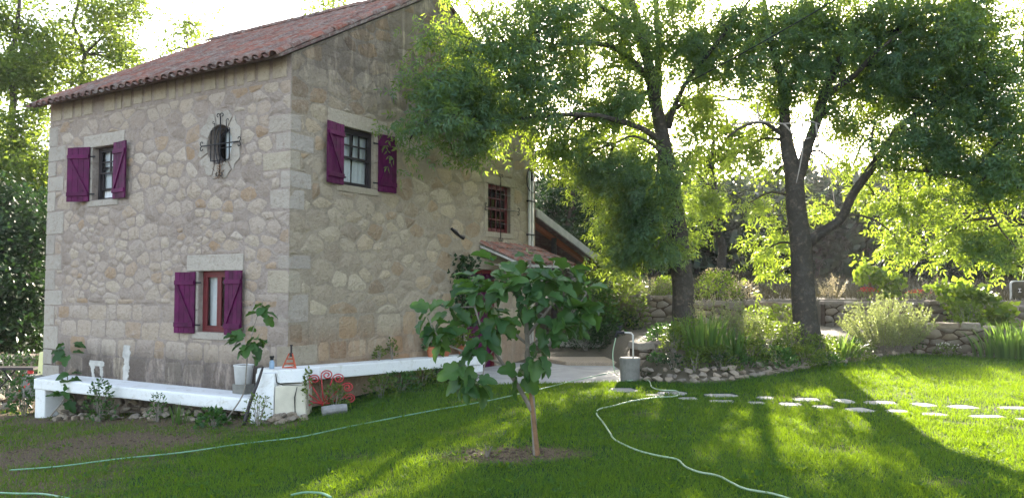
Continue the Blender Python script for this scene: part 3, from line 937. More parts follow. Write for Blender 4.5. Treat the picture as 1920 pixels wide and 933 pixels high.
# ------------------------------------------------------------------ windows, shutters, door
def bar(mb, W, s0, s1, z0, z1, o0, o1):
    mb.hexa([W(s0, z0, o0), W(s1, z0, o0), W(s1, z0, o1), W(s0, z0, o1), W(s0, z1, o0), W(s1, z1, o0), W(s1, z1, o1), W(s0, z1, o1)])

def window(W, o, mat, fr, sashes, label, d=-0.14, curtain=None, cd=None):
    """sashes: (z0, z1, s0, s1 as fractions, cols, rows)"""
    s0, s1, z0, z1 = o; mb = MB()
    if cd is None: cd = d - 0.085
    bar(mb, W, s0 + .002, s0 + fr, z0 + .002, z1 - .002, d - 0.05, d + 0.02); bar(mb, W, s1 - fr, s1 - .002, z0 + .002, z1 - .002, d - 0.05, d + 0.02)
    bar(mb, W, s0 + fr, s1 - fr, z0 + .002, z0 + fr, d - 0.05, d + 0.02); bar(mb, W, s0 + fr, s1 - fr, z1 - fr, z1 - .002, d - 0.05, d + 0.02)
    w = mb.build('window', mat, house, bevel=0.004)
    w['label'] = label
    S0, S1, Z0, Z1 = s0 + fr, s1 - fr, z0 + fr, z1 - fr
    for (a, b_, c, e, cols, rows, back, sf) in sashes:
        zs0, zs1 = Z0 + (Z1 - Z0) * a, Z0 + (Z1 - Z0) * b_; ss0, ss1 = S0 + (S1 - S0) * c, S0 + (S1 - S0) * e
        q = d - back; mb = MB()
        bar(mb, W, ss0 + .001, ss0 + sf, zs0 + .001, zs1 - .001, q - .02, q + .015); bar(mb, W, ss1 - sf, ss1 - .001, zs0 + .001, zs1 - .001, q - .02, q + .015)
        bar(mb, W, ss0 + sf, ss1 - sf, zs0 + .001, zs0 + sf, q - .02, q + .015); bar(mb, W, ss0 + sf, ss1 - sf, zs1 - sf, zs1 - .001, q - .02, q + .015)
        i0, i1, j0, j1 = ss0 + sf, ss1 - sf, zs0 + sf, zs1 - sf; t = 0.014
        for k in range(1, cols): x = i0 + (i1 - i0) * k / cols; bar(mb, W, x - t, x + t, j0, j1, q - .015, q + .011)
        for k in range(1, rows): z = j0 + (j1 - j0) * k / rows; bar(mb, W, i0, i1, z - t, z + t, q - .014, q + .010)
        mb.build('sash', mat, w, bevel=0.003)
        for k in range(cols):
            for r_ in range(rows):
                x0 = i0 + (i1 - i0) * k / cols + (t if k else 0); x1 = i0 + (i1 - i0) * (k + 1) / cols - (t if k < cols - 1 else 0)
                y0 = j0 + (j1 - j0) * r_ / rows + (t if r_ else 0); y1 = j0 + (j1 - j0) * (r_ + 1) / rows - (t if r_ < rows - 1 else 0)
                c4 = [W(x0, y0, q - .004), W(x1, y0, q - .004), W(x1, y1, q - .004), W(x0, y1, q - .004)]; nv = (c4[1] - c4[0]).cross(c4[3] - c4[0])
                MB().add(c4, [(0, 1, 2, 3) if nv.dot(W(0, 0, 1) - W(0, 0, 0)) > 0 else (3, 2, 1, 0)]).build('pane', M['glass'], w)
    if curtain:
        for (a, b_, a2, b2, y0, y1) in curtain:
            vs = []; n = 15
            for j, (l, r_, zz) in enumerate(((a2, b2, y0), (a, b_, y1))):
                for k in range(n):
                    f = k / (n - 1); x = S0 + (S1 - S0) * (l + (r_ - l) * f)
                    vs.append(W(x, Z0 + (Z1 - Z0) * zz, cd + 0.018 * math.sin(f * 19 + j)))
            MB().add(vs, [(k, k + 1, n + k + 1, n + k) for k in range(n - 1)]).build('curtain', M['curtain'], w, smooth=True)
    return w

window(WA, OA['up'], M['darkwood'], 0.05, [(0.5, 1, 0, 1, 2, 2, 0.0, 0.035), (0.16, 0.66, 0, 1, 2, 1, 0.045, 0.045)], 'dark sash window half raised on the upper front wall',
       curtain=[(0.05, 0.45, 0.05, 0.42, 0.0, 1.0), (0.5, 0.95, 0.5, 0.98, 0.0, 1.0)])
window(WA, OA['low'], M['redframe'], 0.055, [(0, 1, 0, 0.5, 1, 1, 0.0, 0.05), (0, 1, 0.5, 1, 1, 1, 0.0, 0.05)], 'dark red casement window with white curtain on the ground floor',
       d=-0.11, curtain=[(0.56, 0.97, 0.68, 0.99, 0.0, 1.0), (0.02, 0.40, 0.02, 0.3, 0, 1)])
window(WB, OB['big'], M['darkwood'], 0.055, [(0.47, 1, 0, 1, 3, 2, 0.0, 0.04), (0.0, 0.5, 0, 1, 1, 1, 0.04, 0.02)], 'dark sash window with white curtains on the gable wall',
       d=-0.08, curtain=[(0.0, 0.45, 0.0, 0.48, 0, 1), (0.55, 1.0, 0.52, 1.0, 0, 1)])
window(WB, OB['small'], M['redframe'], 0.06, [(0.5, 1, 0, 1, 4, 2, 0, 0.035), (0, 0.5, 0, 1, 4, 2, 0.0, 0.035)], 'small dark red barred window under the eaves cable', d=-0.10)
# oval window: inner frame and glass
mb = MB()
pts = [WA(OVAL[0] + math.cos(a) * 0.29, OVAL[1] + math.sin(a) * 0.31, -0.22) for a in (2 * math.pi * k / 32 for k in range(33))]
mb.tube(pts, 0.03, 6)
ov = mb.build('window', M['darkwood'], house, smooth=True); ov['label'] = 'oval window with wrought iron grille'
n = 32
MB().add([WA(OVAL[0] + math.cos(a) * 0.29, OVAL[1] + math.sin(a) * 0.31, -0.22) for a in (2 * math.pi * k / n for k in range(n))], [tuple(range(n - 1, -1, -1))]).build('pane', M['glass'], ov)
vs = []
for z in (3.78, 4.36):
    for k in range(9): vs.append(WA(1.53 + 0.30 * k / 8, z, -0.26 + 0.015 * math.sin(k * 1.9)))
MB().add(vs, [(k, k + 1, 10 + k, 9 + k) for k in range(8)]).build('curtain', M['curtain'], ov, smooth=True)

def spiral(W, s, z, o, r, a0, turns, sg, n=22):
    """scroll that starts at (s,z) and winds in"""
    cx, cz = s + r * math.cos(a0), z + r * math.sin(a0); out = []
    for k in range(n):
        f = k / (n - 1); rr = r * (1 - 0.72 * f); a = a0 + math.pi + sg * f * turns * 2 * math.pi
        out.append(W(cx + rr * math.cos(a), cz + rr * math.sin(a), o))
    return out
mb = MB(); o_ = 0.06; cs, cz = OVAL[0] - 0.09, OVAL[1]
mb.tube([WA(cs + 0.02, cz - 0.50, o_), WA(cs + 0.02, cz + 0.46, o_)], 0.011, 6); mb.tube([WA(cs - 0.44, cz - 0.01, o_ + .02), WA(cs + 0.46, cz - 0.01, o_ + .02)], 0.011, 6)
mb.tube([WA(cs - 0.46, cz - 0.05, -0.05), WA(cs + 0.2, cz - 0.05, -0.05)], 0.010, 6)
for (x, z, a) in ((cs + .02, cz + .46, 90), (cs + .02, cz - .50, -90), (cs + .46, cz - .01, 0), (cs - .44, cz - .01, 180)):
    for sg in (1, -1): mb.tube(spiral(WA, x, z, o_ + .01, 0.05, R(a + sg * 80), 0.8, sg), 0.008, 5)
for x in (-0.13, 0.16):
    mb.tube([WA(cs + x, cz - 0.33, o_), WA(cs + x, cz + 0.36, o_)], 0.007, 5); mb.tube(spiral(WA, cs + x, cz + .36, o_, .035, R(150 if x < 0 else 30), 0.7, 1), 0.006, 5)
x0, x1, y0, y1 = cs - 0.21, cs + 0.25, cz - 0.28, cz + 0.24
mb.tube([WA(x0, y0, o_), WA(x1, y0, o_), WA(x1, y1, o_), WA(x0, y1, o_), WA(x0, y0, o_)], 0.010, 5)
mb.tube([WA(cs + 0.10 + 0.09 * math.sin(t * math.pi) - 0.05, cz - 0.34 + 0.62 * t, o_) for t in (k / 12 for k in range(13))], 0.009, 5)
mb.build('grille', M['iron'], ov, smooth=True)
# a wasp-nest-like clump of twigs caught in the foot of the oval grille
mb = MB()
for k in range(26):
    a = rg.uniform(0, 6.28); c = WA(cs + 0.05 + rg.gauss(0, .05), cz - 0.44 + rg.gauss(0, .05), 0.05)
    mb.tube([c, c + Vector((rg.gauss(0, .05), rg.gauss(0, .03), rg.gauss(0, .06)))], 0.004, 4)
mb.build('twig_nest', M['fig_scar'], ov)

def shutter(W, hinge, z0, z1, width, ang, sg, label):
    """hinged at s=hinge, opening towards sg along the wall, ang off the wall"""
    h = W(hinge, 0, 0.022); dr = (W(hinge + sg, 0) - W(hinge, 0)); nn = W(0, 0, 1) - W(0, 0, 0)
    x = dr * math.cos(ang) + nn * math.sin(ang); o = nn * math.cos(ang) - dr * math.sin(ang)
    def S(u, z, d=0.0): return h + x * u + o * d + Vector((0, 0, z))
    mb = MB()
    for zz in (z0 + 0.11, z1 - 0.22): bar(mb, S, 0.012, width - 0.012, zz, zz + 0.075, 0.0305, 0.054)
    bz0, bz1 = z0 + 0.185, z1 - 0.22
    a, b_ = (width - 0.05, 0.05)
    mb.hexa([S(b_ - .03, bz0, .0305), S(b_ + .03, bz0, .0305), S(b_ + .03, bz0, .05), S(b_ - .03, bz0, .05), S(a - .03, bz1, .0305), S(a + .03, bz1, .0305), S(a + .03, bz1, .05), S(a - .03, bz1, .05)])
    sh = mb.build('shutter', M['plum'], house, bevel=0.003); sh['label'] = label
    k = 4; w = width / k
    for i in range(k):
        mb = MB(); bar(mb, S, i * w + 0.0025, (i + 1) * w - 0.0025, z0 + rg.uniform(0, .006), z1 - rg.uniform(0, .006), 0.004, 0.030)
        mb.build('plank', M['plum'], sh, bevel=0.004)
    mb = MB()
    for zz in (z0 + 0.145, z1 - 0.185): bar(mb, S, -0.10, 0.05, zz - .013, zz + .013, -0.012, 0.003)
    mb.build('hinge', M['iron'], sh)
shutter(WA, 5.34, 3.30, 4.35, 0.50, R(18), 1, 'open plum shutter at the far end of the upper front window')
shutter(WA, 4.57, 3.30, 4.36, 0.46, R(7), -1, 'open plum shutter on the near side of the upper front window')
shutter(WA, 2.18, 0.885, 1.93, 0.46, R(7), 1, 'open plum shutter at the far side of the ground floor window')
shutter(WA, 1.42, 0.885, 1.94, 0.46, R(6), -1, 'open plum shutter at the corner side of the ground floor window')
shutter(WB, 1.16, 3.39, 4.42, 0.46, R(8), -1, 'open plum shutter at the corner side of the gable window')
shutter(WB, 2.06, 3.38, 4.42, 0.46, R(5), 1, 'open plum shutter at the garden side of the gable window, partly behind leaves')

# door of plum boards
s0, s1, z0, z1 = OB['door']; mb = MB()
bar(mb, WB, s0 + .002, s0 + .08, z0, z1 - .002, -0.16, -0.05); bar(mb, WB, s1 - .08, s1 - .002, z0, z1 - .002, -0.16, -0.05); bar(mb, WB, s0 + .08, s1 - .08, z1 - .08, z1 - .002, -0.16, -0.05)
door = mb.build('door', M['redframe'], house, bevel=0.004)
k = 6; w = (s1 - s0 - 0.17) / k
for i in range(k):
    mb = MB(); bar(mb, WB, s0 + .085 + i * w + .002, s0 + .085 + (i + 1) * w - .002, z0 + .01, z1 - .085, -0.14, -0.10); mb.build('plank', M['plum'], door, bevel=0.004)
mb = MB().tube([WB(s0 + .2, 0.95, -0.09), WB(s0 + .2, 0.95, -0.04), WB(s0 + .32, 0.95, -0.04)], 0.012, 6); mb.build('handle', M['iron'], door)
# grille of the small window
mb = MB(); s0, s1, z0, z1 = OB['small']; sm, zm = (s0 + s1) / 2, (z0 + z1) / 2
for x in (s0 + .1, sm - .16, sm + .16, s1 - .1): mb.tube([WB(x, z0 + .02, .03), WB(x, z1 - .02, .03)], 0.007, 5)
mb.tube([WB(sm, z0 - .14, .04), WB(sm, z1 + .2, .04)], 0.009, 5); mb.tube([WB(s0 - .12, zm, .045), WB(s1 + .28, zm, .045)], 0.009, 5)
for z in (z0 + .2, z1 - .2): mb.tube([WB(s0 + .02, z, .035), WB(s1 - .02, z, .035)], 0.007, 5)
for (x, z, a) in ((sm, z1 + .2, 90), (sm, z0 - .14, -90), (s1 + .28, zm, 0), (s0 - .12, zm, 180)):
    for sg in (1, -1): mb.tube(spiral(WB, x, z, .045, 0.055, R(a + sg * 80), 0.8, sg), 0.008, 5)
mb.build('grille', M['iron'], house, smooth=True)
# iron wall anchor
mb = MB().tube([WB(4.35, 2.86, .03), WB(4.50, 2.80, .035), WB(4.62, 2.74, .03), WB(4.78, 2.70, .02)], [0.03, 0.045, 0.03, 0.05], 6)
mb.build('wall_anchor', M['iron'], house, rough=0.01)
# conduits, meter cable
mb = MB()
for s, zt in ((7.50, 4.42), (7.63, 4.38)): mb.tube([WB(s, -0.06, .05), WB(s, zt, .05)], 0.032, 8)
cd = mb.build('conduit', M['pipe'], house, smooth=True)
mb = MB()
for z in (0.9, 1.9, 2.9, 3.7): bar(mb, WB, 7.43, 7.70, z, z + .03, 0.0, 0.09)
mb.build('clamp', M['iron'], cd)
mb = MB(); mb.tube([WB(7.60 + 0.26 * math.cos(a), 4.22 + 0.30 * math.sin(a), .07) for a in (2 * math.pi * k / 24 for k in range(25))], 0.012, 5)
mb.tube([WB(7.46, 4.46, .08), WB(7.62, 4.46, .12), WB(7.74, 4.52, .09), WB(7.78, 4.85, .06)], 0.014, 5)
mb.tube([WB(7.60, 4.2, .06), WB(7.58, 4.46, .06)], 0.035, 6)
mb.build('cable_loop', M['cable'], house, smooth=True)

# power line from the gable to the upper right
c0 = WB(7.78, 4.92, .06); c1 = at(1960, -250, 11.0)
pts = [c0.lerp(c1, t) + Vector((0, 0, -1.3 * t * (1 - t))) for t in (k / 30 for k in range(31))]
tag(MB().tube(pts, 0.011, 5).build('power_cable', M['cable'], smooth=True), 'thin black power cable rising from the gable end through the trees', 'cable')

# awning over the door
aw = thing('door_awning', WB(6.3, 2.2, 0.4), 'small clay tiled awning above the plum door behind the fig tree', 'awning')
mb = MB(); mb.hexa([WB(5.4, 2.52, 0.03), WB(7.84, 2.52, 0.03), WB(7.84, 2.10, 1.1), WB(5.4, 2.10, 1.1), WB(5.4, 2.57, 0.03), WB(7.84, 2.57, 0.03), WB(7.84, 2.15, 1.1), WB(5.4, 2.15, 1.1)])
awb = mb.build('deck', M['weather_wood'], aw)
dv = (WB(0, 2.57, 0.03) - WB(0, 2.15, 1.1)).normalized(); dn = dv.cross(BX); dn = dn if dn.z > 0 else -dn
for c in range(12):
    for r_ in range(3):
        p = WB(5.5 + c * 0.2, 2.15, 1.13) + dv * (r_ * 0.4) + dn * (0.004 + 0.012 * r_)
        place(TILE, 'tile', aw, p, dv.cross(dn), dv, dn, rg.uniform(-.04, .04))
mb = MB()
for s in (5.5, 7.3): mb.tube([WB(s, 1.75, 0.02), WB(s, 2.14, 0.9)], 0.04, 6)
mb.build('bracket', M['darkwood'], aw)

# lean-to behind the gable corner
lt = thing('lean_to', WB(9.7, 0, -1.0), 'open lean-to with pale sloping bargeboard and red tiled underside beyond the house', 'lean-to')
def LT(s, a, dz): return P0 + BX * s + AX * a + Vector((0, 0, 3.52 - (s - 7.9) * 0.292 + dz))
mb = MB(); mb.hexa([LT(7.9, 0, -.15), LT(11.75, 0, -.15), LT(11.75, -.05, -.15), LT(7.9, -.05, -.15), LT(7.9, 0, .05), LT(11.75, 0, .05), LT(11.75, -.05, .05), LT(7.9, -.05, .05)])
mb.build('bargeboard', M['weather_wood'], lt, bevel=0.006)
mb = MB(); mb.hexa([LT(7.9, 0.002, -.04), LT(11.75, 0.002, -.04), LT(11.75, 5.5, -.04), LT(7.9, 5.5, -.04), LT(7.9, 0.002, .02), LT(11.75, 0.002, .02), LT(11.75, 5.5, .02), LT(7.9, 5.5, .02)])
mb.build('roof', M['tile'], lt)
for a in (0.35, 1.4, 2.5, 3.6, 4.7):
    mb = MB(); mb.hexa([LT(7.95, a, -.16), LT(11.6, a, -.16), LT(11.6, a + .1, -.16), LT(7.95, a + .1, -.16), LT(7.95, a, -.045), LT(11.6, a, -.045), LT(11.6, a + .1, -.045), LT(7.95, a + .1, -.045)])
    mb.build('rafter', M['terracotta'], lt)
for s in (9.3, 11.3):
    for a in (0.25, 5.0):
        b0 = P0 + BX * s + AX * a; t = LT(s, a, -.17)
        MB().tube([Vector((b0.x, b0.y, float(hz(b0.x, b0.y)) - .1)), t], 0.07, 8).build('post', M['darkwood'], lt)
b0 = P0 + BX * 8.0 + AX * 3.4
mb = MB(); mb.hexa([P0 + BX * 8.0 + AX * 3.4 + Vector((0, 0, -.3)), P0 + BX * 11.4 + AX * 3.4 + Vector((0, 0, -.3)), P0 + BX * 11.4 + AX * 3.6 + Vector((0, 0, -.3)), P0 + BX * 8.0 + AX * 3.6 + Vector((0, 0, -.3)),
                    P0 + BX * 8.0 + AX * 3.4 + Vector((0, 0, 3.3)), P0 + BX * 11.4 + AX * 3.4 + Vector((0, 0, 2.3)), P0 + BX * 11.4 + AX * 3.6 + Vector((0, 0, 2.3)), P0 + BX * 8.0 + AX * 3.6 + Vector((0, 0, 3.3))])
mb.build('back_wall', M['terracotta'], lt)

# ------------------------------------------------------------------ whitewashed bench, corner pillar, ledge
bench = thing('white_bench', WA(3.2, -0.75, 0.35), 'long low whitewashed masonry bench along the front wall', 'bench')
mb = MB(); T = -0.005
mb.hexa([WA(.12, T - .2, .03), WA(6.25, T - .2, .03), WA(5.80, T - .2, .72), WA(.02, T - .2, .57), WA(.12, T, .03), WA(6.25, T, .03), WA(5.80, T, .72), WA(.02, T, .57)])
mb.build('seat', M['white'], bench, bevel=0.03, sub=3, rough=0.014)
mb = MB(); mb.hexa([WA(5.50, -.85, .30), WA(5.90, -.85, .30), WA(5.78, -.85, .69), WA(5.50, -.85, .67), WA(5.52, T - .185, .30), WA(6.0, T - .185, .30), WA(5.79, T - .185, .70), WA(5.48, T - .185, .68)])
mb.build('leg', M['white'], bench, bevel=0.025, sub=2, rough=0.014)
pil = thing('corner_pillar', (-3.5, 12.0, -0.4), 'stepped whitewashed pillar with cracked cream side at the house corner', 'pillar')
mb = MB(); mb.hexa([(-3.88, 11.80, -.45), (-3.47, 11.66, -.45), (-3.47, 12.38, -.45), (-3.92, 12.3, -.45), (-3.70, 11.92, .40), (-3.49, 11.84, .40), (-3.47, 12.36, .42), (-3.90, 12.25, .36)])
mb.build('buttress', M['white'], pil, bevel=0.03, sub=2, rough=0.012)
mb = MB(); mb.hexa([(-3.468, 11.75, -.45), (-3.05, 11.95, -.45), (-3.10, 12.5, -.45), (-3.468, 12.4, -.45), (-3.468, 11.78, .22), (-3.06, 11.97, .22), (-3.10, 12.5, .22), (-3.468, 12.4, .22)])
mb.build('block', M['cream'], pil, bevel=0.02, sub=2, rough=0.009)
mb = MB(); mb.hexa([(-3.86, 12.16, .30), (-3.46, 11.90, .245), (-3.06, 12.10, .245), (-3.44, 12.52, .30), (-3.86, 12.18, .445), (-3.46, 11.93, .445), (-3.08, 12.12, .445), (-3.44, 12.52, .455)])
mb.build('cap_slab', M['white'], pil, bevel=0.018, rough=0.008)
mb = MB()
for pts in ([(-3.455, 11.765, .40), (-3.44, 11.775, .28), (-3.36, 11.81, .235), (-3.25, 11.87, .228), (-3.1, 11.935, .21)], [(-3.17, 11.885, .2), (-3.2, 11.87, .05), (-3.19, 11.872, -.2)]):
    mb.tube(pts, [0.005, 0.010, 0.006, 0.005, 0.003][:len(pts)], 5)
mb.build('crack', M['cable'], pil)
ledge = thing('white_ledge', WB(2.5, -0.1, 0.2), 'whitewashed stone ledge running along the gable wall', 'ledge')
mb = MB(); mb.hexa([WB(.06, .24, .03), WB(5.0, .09, .03), WB(4.95, .09, .45), WB(.22, .24, .46), WB(.06, .44, .03), WB(5.0, .30, .03), WB(4.95, .30, .45), WB(.22, .44, .46)])
mb.build('slab', M['white'], ledge, bevel=0.022, sub=3, rough=0.011)
mb = MB(); mb.hexa([WB(4.55, -.25, .05), WB(4.93, -.25, .05), WB(4.93, -.25, .42), WB(4.55, -.25, .42), WB(4.55, .095, .05), WB(4.93, .09, .05), WB(4.93, .09, .42), WB(4.55, .095, .42)])
mb.build('leg', M['white'], ledge, bevel=0.02, sub=2, rough=0.01)

# ------------------------------------------------------------------ small things round the house
def gpt(x, y, dz=0.0): return Vector((x, y, float(gz(x, y)) + dz))
# grey block and bucket on the bench
t = thing('concrete_block', (-4.24, 12.72, 0.0), 'small grey concrete block on the bench under the white bucket', 'block')
mb = MB(); mb.box((-4.24, 12.72, .073), AX, NA, (0, 0, 1), .14, .10, .073); mb.build('block', M['greyblock'], t, bevel=.008, rough=.003)
t = thing('bucket', (-4.24, 12.72, .146), 'white plastic bucket standing on the grey block by the corner', 'bucket')
MB().lathe((-4.24, 12.72, .148), [(.001, .0), (.125, .0), (.15, .27), (.158, .28), (.158, .30), (.145, .30), (.12, .03), (.001, .03)], 20).build('body', M['bucket'], t, smooth=True)
mb = MB().tube([(-4.24 + .15 * math.cos(a), 12.72 - .02, .44 - .11 * math.sin(a)) for a in (math.pi * k / 14 for k in range(15))], .006, 5); mb.build('handle', M['iron'], t)
MB().lathe((-4.24, 12.72, .40), [(.001, .02), (.14, .02), (.14, .03), (.001, .05)], 16).build('soil', M['soil'], t)
# dark stones beside the bucket
# blue spray can
t = thing('spray_bottle', (-3.60, 12.06, .45), 'small blue bottle with dark cap on the corner pillar', 'bottle')
MB().lathe((-3.60, 12.06, .447), [(.001, 0), (.036, 0), (.038, .02), (.038, .10), (.022, .125), (.022, .13), (.001, .131)], 14).build('body', M['bluecan'], t, smooth=True)
MB().lathe((-3.60, 12.06, .577), [(.026, 0), (.026, .035), (.034, .037), (.034, .06), (.001, .062)], 12).build('cap', M['cable'], t)
# orange jack stand
c = Vector((-3.33, 12.13, .45))
t = thing('jack_stand', c, 'orange tripod jack stand with dark post on the corner pillar', 'jack stand')
feet = [c + Vector((.125 * math.cos(a), .125 * math.sin(a), 0.006)) for a in (R(200), R(320), R(80))]
tops = [c + Vector((.03 * math.cos(a), .03 * math.sin(a), .22)) for a in (R(200), R(320), R(80))]
for f, tp in zip(feet, tops): MB().tube([f, tp], .011, 5).build('leg', M['orange'], t)
mb = MB()
for k, z in ((0.03, 0), (.30, 0), (.62, 0)):
    q = [f.lerp(tp, k) for f, tp in zip(feet, tops)]; mb.tube(q + [q[0]], .008, 5)
mb.build('brace', M['orange'], t)
MB().lathe(c + Vector((0, 0, .17)), [(.001, 0), (.026, 0), (.026, .06), (.014, .062), (.014, .16), (.022, .165), (.022, .18), (.001, .18)], 10).build('post', M['darkwood'], t)
# dark pole leaning on the buttress
p0 = Vector((-3.86, 11.62, float(gz(-3.86, 11.62)))); p1 = Vector((-3.66, 11.83, .50))
tag(MB().tube(smooth_path([p0, p0.lerp(p1, .4) + Vector((-.015, 0, 0)), p0.lerp(p1, .75), p1], 4), [.030, .029, .028, .027, .026, .025, .024, .024, .023, .022, .02, .018, .015], 7).build('wooden_pole', M['darkwood'], smooth=True),
    'dark wooden pole leaning against the white buttress', 'pole')
# red iron scroll ornament under the ledge
c = gpt(-2.86, 12.26, 0.05)
t = thing('iron_ornament', c, 'red wrought iron fan of scrolls leaning under the white ledge', 'ornament')
ux = Vector((.93, .36, 0)); uz = Vector((-.06, .18, .98)).normalized()
def SP(u, v, o=0): return c + ux * u * 1.28 + uz * v * 1.06 + ux.cross(uz) * o
def arm(a, L, r, sg):
    d = (math.cos(a), math.sin(a)); nrm = (-d[1] * sg, d[0] * sg)
    pts = [SP(d[0] * L * k, .06 + d[1] * L * k) for k in (0.12, .4, .75, 1.0)]
    cx, cy = d[0] * L + nrm[0] * r, .06 + d[1] * L + nrm[1] * r
    a0 = math.atan2(-nrm[1], -nrm[0])
    for k in range(1, 30):
        f = k / 29; rr = r * (1 - .8 * f); a_ = a0 + sg * f * 1.75 * 2 * math.pi
        pts.append(SP(cx + rr * math.cos(a_), cy + rr * math.sin(a_)))
    return pts
for a, L, r, sg in ((R(158), .27, .055, -1), (R(138), .33, .062, -1), (R(116), .38, .068, -1), (R(94), .42, .072, -1), (R(74), .40, .072, -1), (R(50), .36, .07, -1), (R(25), .31, .066, -1)):
    MB().tube(arm(a, L, r, sg), .0105, 6).build('scroll', M['redpaint'], t, smooth=True)
mb = MB().tube([SP(-.30, .10), SP(-.33, .04), SP(-.29, .0), SP(-.25, .03), SP(-.1, .10), SP(.04, .07), SP(.16, .12), SP(.27, .17)], .012, 6)
mb.tube([SP(-.02, .05), SP(.02, .15), SP(.05, .05)], .014, 6); mb.tube([SP(.0, .06), SP(-.04, .13)], .012, 6)
mb.build('base_bar', M['redpaint'], t, smooth=True)
# log
a = gpt(-2.80, 11.90, .065); b_ = gpt(-2.47, 12.04, .06)
mb = MB().tube(smooth_path([a, a.lerp(b_, .5) + Vector((0, 0, .008)), b_], 3), [.072, .075, .071, .073, .07, .072, .068], 12)
tag(mb.build('log', M['log'], rough=.006), 'short bleached log lying on the grass below the red scrolls', 'log')
# terracotta pots on the ledge
def pot(s, o, r, h, label, leafy, mat):
    zt = .44 - .14 * s / 4.9 - .004; c = WB(s, zt, o)
    t = thing('flower_pot', c, label, 'flower pot', 'terracotta pots on the white ledge')
    MB().lathe(c + Vector((0, 0, .002)), [(.001, 0), (r * .68, 0), (r * .95, h * .8), (r * 1.06, h * .8), (r * 1.06, h), (r * .93, h), (r * .9, h * .85), (.001, h * .84)], 18).build('pot', M['terracotta'], t, smooth=False)
    return t, c + Vector((0, 0, h * .85))
# yellow canister by the far corner and its slab
c = WA(6.90, 0, -.12); c.z = 0
tag(MB().box((c.x, c.y, -.30), AX, NA, (0, 0, 1), .35, .30, .22).build('grey_plinth', M['greyblock'], bevel=.02, rough=.01), 'low grey stone plinth past the far end of the bench', 'plinth')
t = thing('canister', (c.x, c.y, -.075), 'pale yellow plastic canister standing at the far house corner', 'canister')
mb = MB(); u, v = AX * .10, NA * .13
lo = [c - u - v, c + u - v, c + u + v, c - u + v]
mb.hexa([p + Vector((0, 0, -.07)) for p in lo] + [c + (p - c) * .86 + Vector((0, 0, .38)) for p in lo]); mb.build('body', M['yellow'], t, bevel=.03)
MB().lathe(c + Vector((0, 0, .37)), [(.03, 0), (.03, .05), (.001, .05)], 12).build('neck', M['yellow'], t)
MB().box(c + NA * .125 + Vector((0, 0, -.02)), AX, NA, (0, 0, 1), .02, .008, .015).build('tap', M['cable'], t)
# folding metal stand at the far left
c = at(14, 770, 16.6); c.z = float(gz(c.x, c.y))
t = thing('folding_stand', c, 'dark folding metal stand with red joints at the left edge', 'stand')
for dx in (-.25, .25):
    for q in (0, 1):
        a = c + Vector((dx + (-.35 if q else .35), -.1 + .2 * q, 0)); b_ = c + Vector((dx + (.35 if q else -.30), -.1 + .2 * q, .85))
        MB().tube([a, b_], .016, 6).build('leg', M['iron'], t)
mb = MB().box(c + Vector((.05, 0, .87)), (1, 0, 0), (0, 1, 0), (0, 0, 1), .55, .16, .025); mb.build('top', M['darkwood'], t)
for p in ((.52, -.12, .80), (.30, -.12, .42)): MB().lathe(c + Vector(p), [(.001, -.04), (.055, -.03), (.055, .03), (.001, .04)], 10).build('joint', M['redpaint'], t)

# sign panel at the far right edge
c = at(1912, 565, 24.5); c.z = float(hz(c.x, c.y))
t = thing('arched_panel', c, 'dark arched panel in a pale frame at the right edge beyond the wall', 'panel')
def arch(w, h, n=14):
    pts = [(-w, 0), (w, 0)]
    for k in range(n + 1):
        a = math.pi * k / n; ca, sa = math.cos(a), math.sin(a)
        pts.append((w * math.copysign(abs(ca) ** .45, ca), h - .16 + .16 * abs(sa) ** .55))
    return pts
zb = at(1912, 560, 24.5).z - c.z; H = 0.56
def plate(pts, y0, y1, name, mat):
    n = len(pts); mb = MB()
    mb.add([c + Vector((x, y0, zb + z)) for x, z in pts] + [c + Vector((x, y1, zb + z)) for x, z in pts], [tuple(range(n)), tuple(range(2 * n - 1, n - 1, -1))] + [(i, n + i, n + (i + 1) % n, (i + 1) % n) for i in range(n)])
    mb.build(name, mat, t)
plate(arch(.27, H + .0), .0, .05, 'frame', M['pipe']); plate([(x * .86, z * .93 + .01) for x, z in arch(.27, H)], -.012, -.001, 'board', simple('dark_board', (.055, .042, .018), .5, .4, 9))
mb = MB()
for (x0, x1, z0, z1) in ((-.045, .045, .30, .317), (-.045, .045, .20, .217), (-.010, .010, .217, .30)): mb.box(c + Vector(((x0 + x1) / 2, -.016, zb + (z0 + z1) / 2)), (1, 0, 0), (0, 1, 0), (0, 0, 1), (x1 - x0) / 2, .003, (z1 - z0) / 2)
mb.build('letter', M['pipe'], t)
MB().tube([c, c + Vector((0, .03, zb + .02))], .03, 6).build('post', M['darkwood'], t)

# garden tap standing in a concrete pot
c = onlawn(1185, 716); c = Vector((c.x, c.y + .25, float(gz(c.x, c.y))))
t = thing('garden_tap', c, 'garden standpipe with dark tap in a round concrete base by the patio', 'tap')
MB().lathe(c + Vector((0, 0, -.05)), [(.001, 0), (.17, 0), (.175, .2), (.19, .44), (.17, .46), (.001, .45)], 18).build('base', M['greyblock'], t, rough=.012)
mb = MB().tube([c + Vector((.06, 0, .38)), c + Vector((.06, 0, .80)), c + Vector((.03, 0, .84)), c + Vector((-.12, -.02, .85))], .016, 7); mb.build('pipe', M['pipe'], t, smooth=True)
mb = MB().tube([c + Vector((-.10, -.02, .85)), c + Vector((-.24, -.03, .85))], .035, 8); mb.tube([c + Vector((-.17, -.03, .85)), c + Vector((-.17, -.03, .95))], .02, 7); mb.tube([c + Vector((-.22, -.03, .955)), c + Vector((-.12, -.03, .955))], .018, 6)
